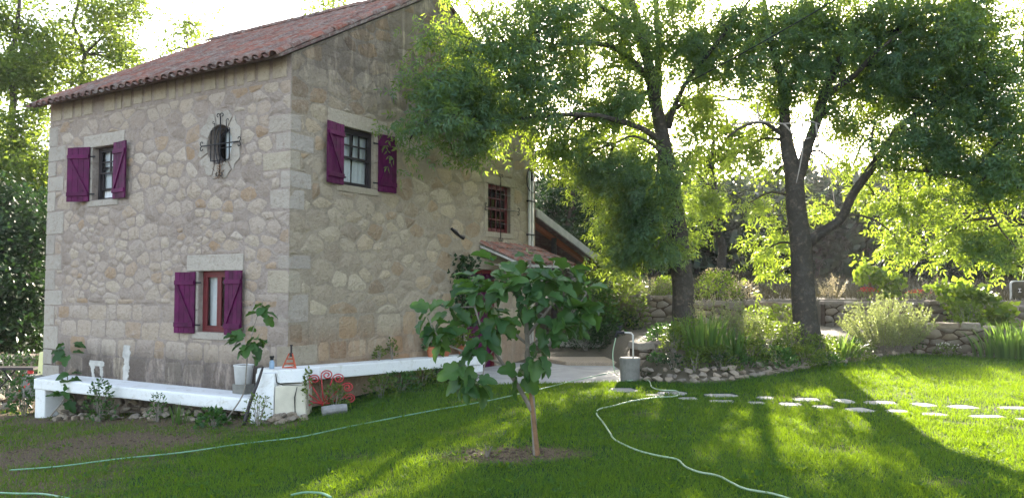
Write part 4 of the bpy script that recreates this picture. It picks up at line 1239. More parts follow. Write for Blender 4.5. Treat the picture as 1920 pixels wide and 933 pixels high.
mb.tube([c + Vector((-.23, -.03, .85)), c + Vector((-.25, -.03, .76))], .024, 7); mb.build('tap', M['iron'], t, smooth=True)
TAP = c + Vector((-.25, -.03, .76))

# hoses
def hose(px, r, mat, label, start=None, extra=0.006):
    pts = [onlawn(x, y, 0) for x, y in px]
    for p in pts: p.z = float(gz(p.x, p.y)) + r + extra + .012
    pts = (start or []) + pts
    sm = [Vector(p) for p in smooth_path(pts, 7)]
    for p in sm[(len(start) * 7 if start else 0):]:
        k = mnoise.noise(p * 2.3); p.x += .008 * k; p.z = max(p.z, float(gz(p.x, p.y)) + r + .006)
    return tag(MB().tube(sm, r, 6).build('garden_hose', mat, smooth=True), label, 'hose', 'garden hoses on the lawn')
hose([(18, 885), (110, 878), (230, 863), (340, 852), (450, 836), (560, 823), (640, 806), (720, 790), (820, 771), (900, 757), (975, 741), (1040, 725), (1085, 714), (1130, 704), (1160, 697)], .0095, M['hose'], 'green hose stretched in a long line from the left lawn to the patio')
hose([(1166, 704), (1178, 716), (1196, 712), (1216, 716), (1222, 728), (1240, 734), (1266, 735), (1274, 741), (1262, 746), (1230, 748), (1190, 754), (1150, 764), (1124, 770), (1119, 779), (1128, 792), (1142, 812), (1150, 826), (1170, 838), (1200, 850), (1235, 859), (1270, 866), (1286, 880), (1310, 890), (1345, 897), (1372, 910), (1398, 922), (1450, 932), (1490, 945)], .010, M['hose_pale'],
     'pale green hose winding from the garden tap across the lawn to the bottom edge', [TAP, TAP + Vector((-.06, -.04, -.3)), TAP + Vector((-.02, -.08, -.62))])
hose([(-30, 927), (30, 930), (80, 931), (130, 940)], .011, M['hose'], 'short end of green hose at the lower left corner')
hose([(545, 934), (570, 929), (600, 930), (620, 938)], .011, M['hose'], 'bit of green hose at the bottom edge below the bench')

# stepping stones in two rows
def slab_stone(px, py, wpx, hpx, label, seed):
    rg = random.Random(seed); c = onlawn(px, py); Y = c.y
    hw = wpx / 2 / 1500 * Y; f = onlawn(px, py + hpx / 2); bk = onlawn(px, py - hpx / 2); hd = (bk.y - f.y) / 2
    n = 7; poly = []
    for k in range(n):
        a = 2 * math.pi * (k + rg.uniform(-.3, .3)) / n; ca, sa = math.cos(a), math.sin(a)
        e = .6; hd_ = hd * .8; hw_ = hw * .9
        poly.append((c.x + hw_ * math.copysign(abs(ca) ** e, ca) * rg.uniform(.88, 1.06), c.y + hd_ * math.copysign(abs(sa) ** e, sa) * rg.uniform(.85, 1.1)))
    z = float(gz(c.x, c.y)); mb = MB()
    mb.add([(x, y, z - .05) for x, y in poly] + [(x, y, z + .010) for x, y in poly], [tuple(range(n - 1, -1, -1)), tuple(range(n, 2 * n))] + [(i, (i + 1) % n, (i + 1) % n + n, i + n) for i in range(n)])
    tag(mb.build('stepping_stone', M['slab'], bevel=.012, rough=.006), label, 'paving stone', 'stepping stones crossing the lawn')
    return (c.x, c.y, hw, hd)
ORD = 'first second third fourth fifth sixth seventh eighth ninth tenth eleventh twelfth'.split()
far_row = [(1169, 731, 58, 10), (1262, 737, 66, 9), (1352, 741, 70, 8), (1436, 746, 40, 8), (1510, 749, 60, 10), (1584, 752, 40, 11), (1650, 755, 66, 11), (1732, 759, 46, 11), (1803, 763, 60, 11), (1902, 765, 64, 8)]
near_row = [(1228, 741, 40, 6), (1290, 747, 42, 6), (1352, 752, 56, 6), (1418, 755, 36, 6), (1482, 758, 52, 9), (1543, 763, 42, 9), (1612, 768, 56, 11), (1682, 771, 48, 8), (1752, 777, 52, 9), (1850, 781, 78, 8), (1925, 787, 40, 9)]
STEPS = []
for k, q in enumerate(far_row): STEPS.append(slab_stone(*q, f'{ORD[k]} flat stepping stone from the patio in the row nearer the flower bed', 100 + k))
for k, q in enumerate(near_row): STEPS.append(slab_stone(*q, f'{ORD[k]} flat stepping stone from the patio in the row nearer the viewer', 200 + k))

# ------------------------------------------------------------------ loose rocks
def rock_mesh(seed, sx=1, sy=1, sz=.7, n=15):
    rg = random.Random(seed); bm = bmesh.new()
    for k in range(n):
        v = Vector((rg.gauss(0, 1), rg.gauss(0, 1), rg.gauss(0, 1))).normalized() * rg.uniform(.85, 1.05)
        bm.verts.new((v.x * sx, v.y * sy, v.z * sz))
    r_ = bmesh.ops.convex_hull(bm, input=bm.verts[:])
    bmesh.ops.delete(bm, geom=[v for v in bm.verts if not v.link_faces], context='VERTS')
    bmesh.ops.bevel(bm, geom=bm.edges[:], offset=.05, segments=1, affect='EDGES')
    return bm_mesh('rock', bm, False)
ROCKS = [rock_mesh(i, 1, .8, .62) for i in range(8)]
for me in ROCKS: me.materials.append(M['rock'])
def rock(p, r, label, group, name='rock', cat='stone', rg=random):
    o = bpy.data.objects.new(name, rg.choice(ROCKS)); COL.objects.link(o)
    o.location = p; o.scale = (r * rg.uniform(.85, 1.2), r * rg.uniform(.8, 1.1), r * rg.uniform(.75, 1.1)); o.rotation_euler = (rg.uniform(-.3, .3), rg.uniform(-.3, .3), rg.uniform(0, 6.28))
    return tag(o, label, cat, group)
rg = random.Random(77)
rock(WA(5.25, -.56, .45), .17, 'large round pale boulder just inside the bench leg', None, rg=rg)
rock(WA(5.62, .07, .12), .13, 'rounded brown stone set at the wall foot above the bench end', None, rg=rg)
for k in range(120):
    s = rg.uniform(.3, 5.4); o = rg.uniform(.05, .85); r = rg.uniform(.045, .12)
    p = WA(s, 0, o); g0 = float(gz(p.x, p.y)); p.z = g0 + .32 * max(0, (.7 - o)) / .7 * rg.uniform(.2, 1) + r * .25
    rock(p, r, 'small grey rubble stone heaped under the white bench', 'rubble stones under the bench', rg=rg)
for k in range(34):
    p = gpt(-3.32 + rg.gauss(0, .16), 11.66 + rg.gauss(0, .10)); p.z += rg.uniform(0, .13) * math.exp(-((p.x + 3.3) / .2) ** 2 - ((p.y - 11.72) / .15) ** 2) + .02
    rock(p, rg.uniform(.05, .095), 'pale rounded cobble piled at the foot of the pillar', 'cobbles at the pillar foot', rg=rg)
for k in range(12):
    p = at(rg.uniform(-10, 45), 760, 16.4 + rg.uniform(-.4, .8)); p.z = float(gz(p.x, p.y)) + rg.uniform(0, .45)
    rock(p, rg.uniform(.12, .22), 'grey field stone in the heap at the far left', 'stone heap at the left edge', rg=rg)
# stones edging the flower bed
L = [0]
for a, b_ in zip(EDGE_W, EDGE_W[1:]): L.append(L[-1] + (b_ - a).length)
def edge_at(d):
    for i in range(len(L) - 1):
        if L[i + 1] >= d: return EDGE_W[i].lerp(EDGE_W[i + 1], (d - L[i]) / (L[i + 1] - L[i]))
    return EDGE_W[-1].copy()
d = 0.05; k = 0
while d < L[-1] - 1.5:
    r = rg.uniform(.06, .15); p = edge_at(d + r); p.y += rg.uniform(-.03, .09)
    p.z = float(gz(p.x, p.y)) + r * .28
    rock(p, r, 'rough pale stone edging the foot of the flower bed', 'edging stones of the flower bed', rg=rg)
    for row in range(2):
        if rg.random() < .25: continue
        q = edge_at(d + r) + Vector((rg.uniform(-.1, .1), rg.uniform(.12, .2) + .12 * row, 0)); q.z = float(gz(q.x, q.y)) + .09 + .09 * row
        rock(q, rg.uniform(.06, .12), 'rough pale stone edging the foot of the flower bed', 'edging stones of the flower bed', rg=rg)
    d += r * 1.75

# ------------------------------------------------------------------ dry-stone walls
def dry_wall(p0, p1, z0, z1, label, r=.2, depth=.4, seed=1, group='dry stone garden walls', keep=300, mat='drystone', proud=(.03, .085)):
    p0, p1 = Vector(p0), Vector(p1); Lw = (p1 - p0).to_2d().length; dx = Vector(((p1 - p0).x, (p1 - p0).y, 0)).normalized(); nn = Vector((dx.y, -dx.x, 0))
    if nn.y > 0: nn = -nn
    def W(s, z, o=0.0): return Vector((p0.x, p0.y, 0)) + dx * s + nn * o + Vector((0, 0, z))
    c = W(Lw / 2, z0); t = thing('stone_wall', c, label, 'wall', group)
    mb = MB(); mb.hexa([W(0, z0 - .3, -depth), W(Lw, z0 - .3, -depth), W(Lw, z0 - .3), W(0, z0 - .3), W(0, z1 - .05, -depth), W(Lw, z1 - .05, -depth), W(Lw, z1 - .05), W(0, z1 - .05)])
    mb.build('core', M['soil'], t)
    polys = cells(0, Lw, z0 - .1, z1 - .02, lambda x, z: r * .8, 1.9, seed=seed, tries=4000)
    lay_stones(polys, W, M[mat], t, seed, .006, proud, keep=keep, lip=.11)
    rg = random.Random(seed + 50); s = -.05
    while s < Lw:
        w = rg.uniform(.25, .6); h = rg.uniform(.07, .14); e = min(s + w, Lw + .08)
        mb = MB(); mb.hexa([W(s + .01, z1 - .06, -depth - .04), W(e - .01, z1 - .06, -depth - .04), W(e - .01, z1 - .06, .07), W(s + .01, z1 - .06, .07),
                            W(s + .03, z1 - .06 + h, -depth), W(e - .03, z1 - .06 + h * rg.uniform(.8, 1.1), -depth), W(e - .03, z1 - .06 + h, .05), W(s + .03, z1 - .06 + h * rg.uniform(.8, 1.1), .05)])
        mb.build('cap_stone', M[mat], t, bevel=.02, rough=.02); s = e
    return t
def pw(px, Y): return ((px - 960) / 1500 * Y, Y, 0)
dry_wall(pw(1105, 22.6), pw(1262, 22.9), .25, 1.42, 'tall rough stone wall behind the terrace beside the first tree trunk', .24, seed=41)
dry_wall(pw(1300, 22.0), pw(1500, 21.6), .55, 1.24, 'dark mossy stone wall between the two big trunks', .26, seed=42)
dry_wall(pw(1545, 22.0), pw(1795, 21.6), .55, 1.26, 'straight weathered stone wall right of the second trunk', .24, seed=43)
dry_wall(pw(1688, 18.6), pw(1858, 17.6), .1, .80, 'low tumbled stone wall in front of the straight wall', .19, seed=44)
dry_wall(pw(1825, 21.8), pw(1990, 21.2), .4, 1.18, 'dark stone wall under the arched panel at the right edge', .24, seed=45)
dry_wall(pw(1196, 15.25), pw(1275, 15.5), -.02, .55, 'short stone retaining wall beside the garden tap', .19, seed=46)
dry_wall(pw(1385, 19.0), pw(1480, 18.7), .3, .82, 'low grey rock wall behind the sage plants', .3, seed=47)
dry_wall(pw(-60, 19.5), pw(72, 19.2), -.9, .02, 'low stone wall past the far left house corner', .22, seed=48)

# ------------------------------------------------------------------ vegetation tools
def unit(v): return v / (np.linalg.norm(v, axis=-1, keepdims=True) + 1e-9)

def leaf_quads(P, D, S, L, W, bend=0.12):
    """rhombic leaves: base P, direction D, side S"""
    P = np.asarray(P); n = len(P); L = np.broadcast_to(L, n)[:, None]; W = np.broadcast_to(W, n)[:, None]
    N = np.cross(D, S)
    mid = P + D * L * .45
    V = np.stack([P, mid + S * W * .5 + N * L * bend * .3, P + D * L - N * L * bend, mid - S * W * .5 + N * L * bend * .3], 1).reshape(-1, 3)
    return V, np.arange(4 * n).reshape(n, 4)

def rand_dirs(n, zb=0.0, zs=1.0):
    v = RNG.normal(size=(n, 3)); v[:, 2] = v[:, 2] * zs + zb
    return unit(v)

def ash_sprays(C, m=10, length=.24, leaflet=.085, width=.026, pairs=4, droop=-.55, spread=.12):
    """compound leaves hanging round each spray centre"""
    n = len(C); B = np.repeat(C, m, 0) + RNG.normal(scale=spread, size=(n * m, 3))
    D = rand_dirs(n * m, droop, .7); L = length * RNG.uniform(.7, 1.2, n * m)
    up = rand_dirs(n * m, .6, .6); S = unit(np.cross(D, up)); N = np.cross(S, D)
    out_p, out_d, out_s, out_l = [], [], [], []
    for j in range(pairs):
        t = (j + .8) / (pairs + .4)
        for sg in (-1, 1):
            dd = unit(D * .55 + S * sg * .85 + np.array([0, 0, -.35]) + RNG.normal(scale=.18, size=D.shape))
            out_p.append(B + D * (L * t)[:, None] + np.array([0, 0, -.10]) * (L * t * t)[:, None]); out_d.append(dd)
            out_s.append(unit(np.cross(dd, N + RNG.normal(scale=.3, size=D.shape)))); out_l.append(leaflet * RNG.uniform(.7, 1.15, len(B)))
    dd = unit(D + np.array([0, 0, -.3])); out_p.append(B + D * L[:, None]); out_d.append(dd); out_s.append(unit(np.cross(dd, N))); out_l.append(np.full(len(B), leaflet))
    P = np.concatenate(out_p); Dd = np.concatenate(out_d); Ss = np.concatenate(out_s); Ll = np.concatenate(out_l)
    return leaf_quads(P, Dd, Ss, Ll, width * Ll / leaflet)

def simple_sprays(C, m=14, leaf=.12, width=.07, spread=.25, droop=-.2):
    n = len(C); P = np.repeat(C, m, 0) + RNG.normal(scale=spread, size=(n * m, 3))
    D = rand_dirs(n * m, droop, .8); S = unit(np.cross(D, rand_dirs(n * m, .7, .6)))
    k = RNG.uniform(.65, 1.25, n * m)
    return leaf_quads(P, D, S, leaf * k, width * k)

def blob_points(c, rad, n, clump=.3, per=6):
    """clustered points inside an ellipsoid"""
    k = max(1, n // per); q = rand_dirs(k) * (RNG.uniform(0, 1, k) ** (1 / 2.0))[:, None] * np.array(rad)
    sub = np.array(c) + q
    idx = RNG.integers(0, k, n)
    return sub[idx] + RNG.normal(scale=clump, size=(n, 3)) * np.array([1, 1, .8]), sub

def join_leaves(parts):
    V = []; Q = []; o = 0
    for v, q in parts: V.append(v); Q.append(q + o); o += len(v)
    return np.concatenate(V), np.concatenate(Q)

def make_tree(name, base, label, cat, limbs, blobs, leafmat, bark, spray, group=None, twig=.018, clump=.3, per=6, trunk_n=10, twigs=True, wob=0.03):
    base = Vector(base); t = thing(name, base, label, cat, group)
    mb = MB(); skel = []
    for lb in limbs:
        sm = smooth_path(lb, 5)
        pts = [Vector(p[:3]) for p in sm]; rad = [max(.006, p[3]) for p in sm]
        for i, p in enumerate(pts[1:-1]): p += mnoise.noise_vector(p * 1.3) * wob
        mb.tube(pts, rad, trunk_n if rad[0] > .12 else 7); skel += pts
    parts = []
    for (c, rad, n) in blobs:
        P, sub = blob_points(c, rad, n, clump, per)
        parts.append(spray(P))
        if twigs:
            c = Vector(c); q = min(skel, key=lambda p: (p - c).length + (1.5 if p.z > c.z + .8 else 0))
            mid = q.lerp(c, .5) + Vector((0, 0, .12 * (c - q).length))
            mb.tube([Vector(p) for p in smooth_path([q, mid, c], 4)], [twig * 2.2 - twig * 1.3 * k / 8 for k in range(9)], 5)
            for s_ in sub[:: max(1, len(sub) // 7)]:
                s_ = Vector(s_); mb.tube([c, c.lerp(s_, .5) + Vector((0, 0, .05)), s_], [twig * .8, twig * .6, twig * .3], 4)
    mb.build('trunk', bark, t, smooth=True)
    V, Q = join_leaves(parts)
    link('crown', npmesh('crown', V - np.array(base), Q), leafmat, t, base)
    return t

def pb(px, py, Y, rx, ry, rz, n):
    """crown mass: centre at pixel and distance, radii in pixels (depth radius in metres), number of sprays"""
    c = at(px, py, Y); return (tuple(c), (rx / 1500 * Y, rz, ry / 1500 * Y), n)
def pl(*q): return [list(at(x, y, Y)) + [r] for x, y, Y, r in q]

# ------------------------------------------------------------------ the two big ash trees
def ash(C): return ash_sprays(C, 8, .27, .115, .034, 3, -.6, .13)
def ash_near(C): return ash_sprays(C, 9, .24, .10, .026, 4, -.5, .14)
b1 = at(1284, 640, 17.8); b1.z = float(hz(b1.x, b1.y)) - .1
limbs1 = [[list(b1) + [.36]] + pl((1283, 622, 17.8, 0.273), (1281, 560, 17.8, 0.242), (1276, 480, 17.8, 0.224), (1266, 390, 17.8, 0.207), (1252, 309, 17.8, 0.189), (1238, 235, 17.8, 0.148), (1226, 170, 17.8, 0.141), (1213, 103, 17.7, 0.111), (1190, 26, 17.5, 0.081), (1170, -70, 17.2, 0.052), (1160, -170, 17, 0.022)),
          pl((1232, 200, 17.8, 0.096), (1236, 110, 18.0, 0.074), (1231, 0, 18.3, 0.056), (1240, -120, 18.6, 0.022)),
          pl((1252, 240, 17.8, 0.081), (1262, 205, 17.6, 0.063), (1288, 154, 17.2, 0.052), (1320, 110, 16.8, 0.044), (1355, 67, 16.4, 0.037), (1406, 0, 16, 0.026), (1450, -80, 15.7, 0.015)),
          pl((1222, 160, 17.8, 0.074), (1200, 128, 17.4, 0.067), (1149, 87, 16.8, 0.056), (1067, 82, 16.0, 0.037), (1000, 95, 15.3, 0.026), (930, 110, 14.8, 0.015)),
          pl((1228, 180, 17.8, 0.059), (1205, 139, 18.2, 0.052), (1154, 123, 18.8, 0.037), (1103, 144, 19.2, 0.026), (1085, 190, 19.4, 0.011)),
          pl((1212, 110, 17.7, 0.059), (1190, 60, 17.3, 0.052), (1123, 10, 16.6, 0.037), (1060, -40, 16, 0.022)),
          pl((1246, 270, 17.8, 0.074), (1190, 235, 17.0, 0.063), (1120, 218, 16.2, 0.052), (1060, 215, 15.6, 0.041), (1000, 222, 15.1, 0.033), (930, 226, 14.7, 0.022), (860, 215, 14.3, 0.015), (800, 225, 13.9, 0.009)),
          pl((1262, 330, 17.8, 0.044), (1240, 285, 17.4, 0.037), (1190, 255, 17.2, 0.026), (1150, 270, 17, 0.015)),
          pl((1240, 225, 17.8, 0.059), (1290, 190, 19, 0.044), (1350, 180, 20, 0.030), (1400, 200, 20.5, 0.015))]
blobs1 = [pb(*q) for q in (
    # the dark boughs hanging in front of the gable
    (868, 95, 14.3, 38, 40, .45, 39), (828, 160, 14.0, 34, 36, .35, 39), (885, 160, 14.5, 50, 46, .55, 62), (822, 222, 13.8, 28, 24, .3, 22), (890, 238, 14.6, 38, 30, .4, 34), (790, 250, 13.7, 16, 14, .2, 6), (768, 262, 13.6, 10, 9, .12, 3),
    (945, 130, 15.0, 46, 50, .65, 55), (945, 205, 15.0, 50, 34, .55, 51), (905, 268, 14.6, 20, 13, .25, 7), (838, 62, 14.5, 20, 24, .3, 11), (1005, 160, 15.4, 48, 42, .65, 47), (1010, 220, 15.3, 52, 30, .55, 39),
    (1010, 60, 15.4, 50, 48, .8, 47), (1060, 20, 15.8, 50, 38, .9, 35), (900, 30, 15.2, 45, 25, .6, 12), (870, 0, 15.0, 40, 18, .6, 9), (985, 5, 15.3, 45, 22, .7, 17), (1075, 150, 16.2, 40, 26, .7, 20), (1040, 110, 15.8, 30, 22, .6, 17),
    # crown over the trunk
    (1120, 30, 17.0, 45, 30, 1.0, 22), (1170, 5, 17.5, 50, 28, 1.2, 24), (1255, 20, 18.0, 50, 35, 1.2, 28), (1180, 100, 17.2, 24, 18, .8, 9), (1140, 200, 18, 40, 30, .9, 26), (1300, 80, 17.2, 35, 28, .8, 12), (1345, 40, 16.6, 45, 32, 1.0, 24), (1400, 20, 16.2, 40, 30, 1.0, 24),
    (1180, 180, 18.6, 26, 20, .8, 8), (1320, 180, 19.5, 30, 18, 1, 9), (1165, -60, 17, 90, 40, 2, 60), (1300, -60, 17.5, 90, 40, 2, 50), (1040, -60, 16, 80, 40, 1.5, 40),
    # hanging curtains left of the trunk
    (1050, 265, 16.6, 45, 30, .8, 26), (1085, 310, 17.2, 48, 42, .9, 37), (1140, 330, 17.6, 50, 48, .9, 43), (1195, 345, 17.2, 45, 50, .8, 43), (1175, 405, 17.8, 45, 45, .8, 46), (1215, 420, 17.0, 45, 45, .7, 43), (1230, 340, 16.8, 32, 40, .6, 25),
    (1245, 450, 16.9, 35, 28, .5, 22), (1180, 475, 17.6, 50, 32, .8, 30), (1175, 455, 18.6, 45, 36, .7, 31), (1270, 400, 18.6, 30, 40, .7, 21), (1200, 270, 18.3, 35, 30, .8, 16), (1290, 300, 18.6, 32, 45, .9, 25),
    (1100, 150, 16.6, 110, 130, 2, 110), (1190, 375, 17.8, 85, 105, 1.6, 85), (1310, 170, 18.4, 95, 110, 2, 105), (1230, 60, 17.5, 120, 80, 2, 80),
    (1150, 55, 17, 120, 70, 2.0, 95), (1290, 90, 17.8, 120, 95, 2.0, 125), (1190, 190, 18, 100, 70, 1.6, 95), (1090, 280, 17.6, 80, 60, 1.2, 60), (1205, 420, 17.8, 70, 65, 1.1, 70), (1120, 220, 17, 60, 40, 1.0, 22), (960, 60, 15.2, 70, 60, .9, 40),
    (1300, 250, 19.0, 30, 30, .9, 15), (1330, 350, 19.6, 40, 45, 1, 29), (1300, 440, 19.2, 26, 26, .6, 14))]
make_tree('ash_tree', b1, 'tall ash tree with boughs drooping over the gable wall, nearer the house', 'tree', limbs1, blobs1, M['ash'], M['bark'], ash, 'big ash trees in the flower bed', .016, .19, 6, 14)

b2 = at(1512, 645, 17.0); b2.z = float(hz(b2.x, b2.y)) - .1
limbs2 = [[list(b2) + [.38]] + pl((1511, 620, 17, 0.282), (1507, 560, 17, 0.251), (1502, 478, 17, 0.229), (1494, 400, 17, 0.211), (1487, 329, 17, 0.189), (1472, 247, 17, 0.126), (1467, 170, 17, 0.107), (1456, 118, 17, 0.089), (1440, 51, 17, 0.063), (1431, -10, 17, 0.044), (1428, -120, 17, 0.022)),
          pl((1490, 350, 17, 0.126), (1505, 305, 16.9, 0.115), (1520, 262, 16.8, 0.107), (1534, 221, 16.7, 0.104), (1554, 154, 16.5, 0.089), (1590, 93, 16.2, 0.074), (1642, 72, 15.8, 0.059), (1700, 50, 15.5, 0.044), (1770, 31, 15.2, 0.033), (1850, 0, 15, 0.018)),
          pl((1468, 185, 17, 0.081), (1488, 140, 16.8, 0.067), (1510, 95, 16.6, 0.052), (1520, 30, 16.4, 0.037), (1530, -60, 16, 0.022)),
          pl((1538, 195, 16.7, 0.067), (1570, 165, 16.3, 0.059), (1606, 139, 15.9, 0.052), (1640, 100, 15.5, 0.037), (1690, 60, 15.1, 0.022)),
          pl((1530, 225, 16.7, 0.052), (1580, 185, 17.2, 0.044), (1637, 170, 17.6, 0.037), (1720, 150, 18, 0.022), (1800, 140, 18.3, 0.011)),
          pl((1515, 455, 17, 0.126), (1545, 432, 16.9, 0.104), (1575, 411, 16.8, 0.096), (1606, 355, 16.6, 0.089), (1647, 298, 16.4, 0.081), (1688, 237, 16.2, 0.067), (1750, 195, 15.9, 0.052), (1830, 150, 15.6, 0.033), (1920, 120, 15.3, 0.018)),
          pl((1647, 310, 16.4, 0.044), (1700, 318, 16.0, 0.037), (1760, 325, 15.7, 0.030), (1830, 350, 15.4, 0.026), (1870, 420, 15.2, 0.018), (1914, 473, 15.0, 0.011)),
          pl((1640, 300, 16.4, 0.037), (1635, 265, 16.5, 0.030), (1640, 230, 16.6, 0.015)),
          pl((1476, 260, 17, 0.052), (1430, 230, 16.6, 0.037), (1390, 240, 16.4, 0.026), (1365, 258, 16.2, 0.015))]
blobs2 = [pb(*q) for q in (
    (1440, 30, 17, 50, 35, 1.2, 34), (1500, 40, 16.6, 45, 40, 1.1, 44), (1550, 40, 16.3, 45, 35, 1, 46), (1510, 120, 16.8, 40, 38, .9, 40), (1600, 40, 16, 50, 35, 1, 46), (1680, 20, 15.6, 55, 30, 1, 50), (1760, 20, 15.3, 55, 30, 1, 30), (1850, 20, 15, 60, 35, 1.1, 36), (1920, 60, 15, 50, 50, 1, 36),
    (1700, 95, 15.6, 50, 35, .9, 29), (1770, 90, 15.4, 50, 35, .9, 30), (1840, 100, 15.4, 50, 40, 1, 34), (1650, 130, 16, 35, 26, .8, 22), (1720, 160, 15.8, 45, 35, .9, 29), (1800, 160, 15.7, 50, 38, .9, 36), (1890, 150, 15.3, 50, 45, 1, 41), (1690, 190, 17, 35, 25, .8, 20),
    (1760, 240, 15.6, 50, 40, .9, 40), (1840, 220, 15.4, 50, 42, .9, 41), (1910, 240, 15, 50, 50, .9, 45), (1700, 260, 16.0, 40, 30, .8, 21), (1800, 300, 15.5, 55, 35, .8, 41), (1880, 310, 15.1, 50, 45, .8, 44), (1740, 310, 15.9, 40, 28, .7, 21), (1920, 350, 15, 45, 45, .7, 30), (1830, 360, 15.3, 45, 26, .6, 22),
    (1620, 230, 17, 35, 30, .8, 22), (1580, 240, 17.2, 35, 35, .8, 26), (1560, 300, 17.6, 24, 24, .6, 9), (1640, 365, 17.2, 36, 18, .5, 12), (1600, 310, 17.8, 24, 20, .5, 7), (1570, 100, 16.4, 25, 20, .7, 9),
    # lit tassels hanging low
    (1690, 390, 16.8, 30, 28, .35, 24), (1680, 440, 16.6, 20, 26, .25, 15), (1740, 370, 16.6, 28, 22, .4, 20), (1790, 430, 16.0, 28, 20, .35, 20), (1840, 440, 15.6, 40, 24, .4, 32), (1895, 460, 15.3, 32, 22, .35, 24), (1760, 450, 16.2, 16, 16, .25, 9), (1466, 440, 17.8, 24, 26, .3, 12), (1432, 470, 18.0, 14, 30, .25, 8), (1455, 515, 18.2, 12, 24, .2, 7),
    (1405, 380, 18.4, 30, 26, .4, 11), (1450, 330, 18.2, 30, 30, .5, 13), (1390, 290, 18.6, 36, 36, .7, 18), (1440, 250, 17.6, 30, 30, .8, 20), (1430, 170, 17.4, 35, 30, .9, 20), (1380, 110, 17.2, 35, 35, .9, 18), (1530, 385, 18, 20, 22, .5, 6), (1420, 100, 17.2, 28, 26, .9, 14),
    (1650, 100, 16, 160, 110, 2.5, 170), (1850, 180, 15.5, 120, 180, 2, 190), (1480, 60, 17, 120, 70, 2.5, 100), (1720, 260, 16, 110, 70, 1.2, 60),
    (1460, 110, 17, 120, 100, 2, 130), (1600, 160, 17, 120, 100, 2, 125), (1800, 200, 15.6, 140, 150, 1.5, 110), (1720, 60, 15.6, 150, 60, 1.5, 70),
    (1600, -60, 16, 110, 40, 2, 60), (1800, -60, 15, 120, 40, 2, 70))]
make_tree('ash_tree', b2, 'tall forked ash tree with broad limbs over the lawn, farther from the house', 'tree', limbs2, blobs2, M['ash'], M['bark'], ash, 'big ash trees in the flower bed', .016, .19, 6, 14)
# pale dead branch hanging in front of the forked trunk
mb = MB()
for q in ([(1370, 235, 16), (1420, 228, 15.9), (1470, 232, 15.9), (1520, 228, 15.9), (1545, 240, 15.9), (1555, 255, 15.9)], [(1470, 232, 15.9), (1485, 250, 15.9), (1490, 262, 15.9)], [(1505, 230, 15.9), (1506, 265, 15.85), (1502, 300, 15.85), (1497, 325, 15.85), (1493, 343, 15.85)], [(1530, 232, 15.9), (1535, 270, 15.8), (1548, 310, 15.8), (1560, 350, 15.8), (1567, 400, 15.8)], [(1548, 310, 15.8), (1580, 345, 15.8)], [(1425, 228, 15.9), (1420, 205, 15.9), (1424, 180, 15.9)], [(1504, 262, 15.9), (1520, 258, 15.9)]):
    mb.tube([Vector(p) for p in smooth_path([at(*p) for p in q], 4)], [.022 - .016 * k / ((len(q) - 1) * 4) for k in range((len(q) - 1) * 4 + 1)], 5)
tag(mb.build('dead_branch', M['bark_pale'], smooth=True), 'pale dead branch hanging in front of the forked ash trunk', 'branch')

# ------------------------------------------------------------------ trees behind
def far_spray(C): return simple_sprays(C, 30, .14, .08, .24, -.25)
def vfar_spray(C): return simple_sprays(C, 16, .55, .36, .5, -.1)
def pine_spray(C): return simple_sprays(C, 14, .26, .07, .35, -.1)
def bt(px, py, Y, r0):
    p = at(px, py, Y); p.z = float(hz(p.x, p.y)) - .2; return p
def back_tree(px, Y, toppy, label, blobs, mat, spray=far_spray, r0=.22, name='broadleaf_tree', group='trees behind the house and garden', clump=.24, bark='bark', cpx=None):
    b = bt(px, 600, Y, r0); c = cpx or px
    limbs = [[list(b) + [r0]] + pl((px + (c - px) * .3, 520, Y, r0 * .8), (px + (c - px) * .6, (520 + toppy) / 2, Y, r0 * .55), (c, toppy, Y, r0 * .15))]
    make_tree(name, b, label, 'tree', limbs, [pb(*q) for q in blobs], M[mat], M[bark], spray, group, .02, clump, 9, 8, True, .45)

back_tree(25, 25, -60, 'tall leafy tree with sunlit crown filling the far left edge', [(20, 40, 25, 60, 50, 1.5, 90), (60, 110, 25, 60, 50, 1.5, 85), (10, 150, 25, 50, 60, 1.5, 80), (80, 190, 25, 45, 40, 1.2, 55), (40, 260, 25, 60, 50, 1.4, 90), (20, 340, 25, 55, 50, 1.4, 90), (80, 330, 25, 40, 45, 1.2, 60), (60, 410, 25, 60, 45, 1.4, 80), (10, 450, 25, 50, 50, 1.4, 70), (-50, 200, 25, 60, 120, 2, 120), (-60, 380, 25, 60, 100, 2, 90), (20, -60, 25, 80, 50, 2, 70)], 'ash_left', r0=.22)
back_tree(150, 27, -70, 'airy tree rising behind the far end of the tiled roof', [(160, 20, 27, 50, 40, 1.5, 55), (200, 70, 27, 45, 35, 1.3, 50), (140, 90, 27, 45, 35, 1.3, 50), (225, 110, 27, 35, 30, 1.1, 34), (170, 150, 27, 45, 28, 1.2, 36), (110, 150, 27, 35, 35, 1.2, 34), (250, 40, 27, 28, 40, 1, 20), (230, 5, 27, 40, 26, 1, 26), (95, 40, 27, 30, 40, 1.2, 20), (170, -60, 27, 80, 40, 2, 60), (245, 130, 27, 25, 16, .8, 12)], 'ash_left', r0=.18)
back_tree(345, 29, 40, 'small wispy tree top behind the middle of the roof', [(345, 70, 29, 32, 26, .8, 16), (375, 60, 29, 25, 20, .8, 10), (320, 95, 29, 25, 18, .8, 9), (355, 110, 29, 30, 14, .8, 9)], 'ash_left', r0=.12, clump=.35)
back_tree(625, 30, 0, 'tree tip peeping over the ridge of the roof', [(625, 20, 30, 24, 16, .6, 13), (600, 32, 30, 20, 10, .5, 6), (650, 10, 30, 18, 12, .5, 7)], 'ash_left', r0=.12, clump=.3)
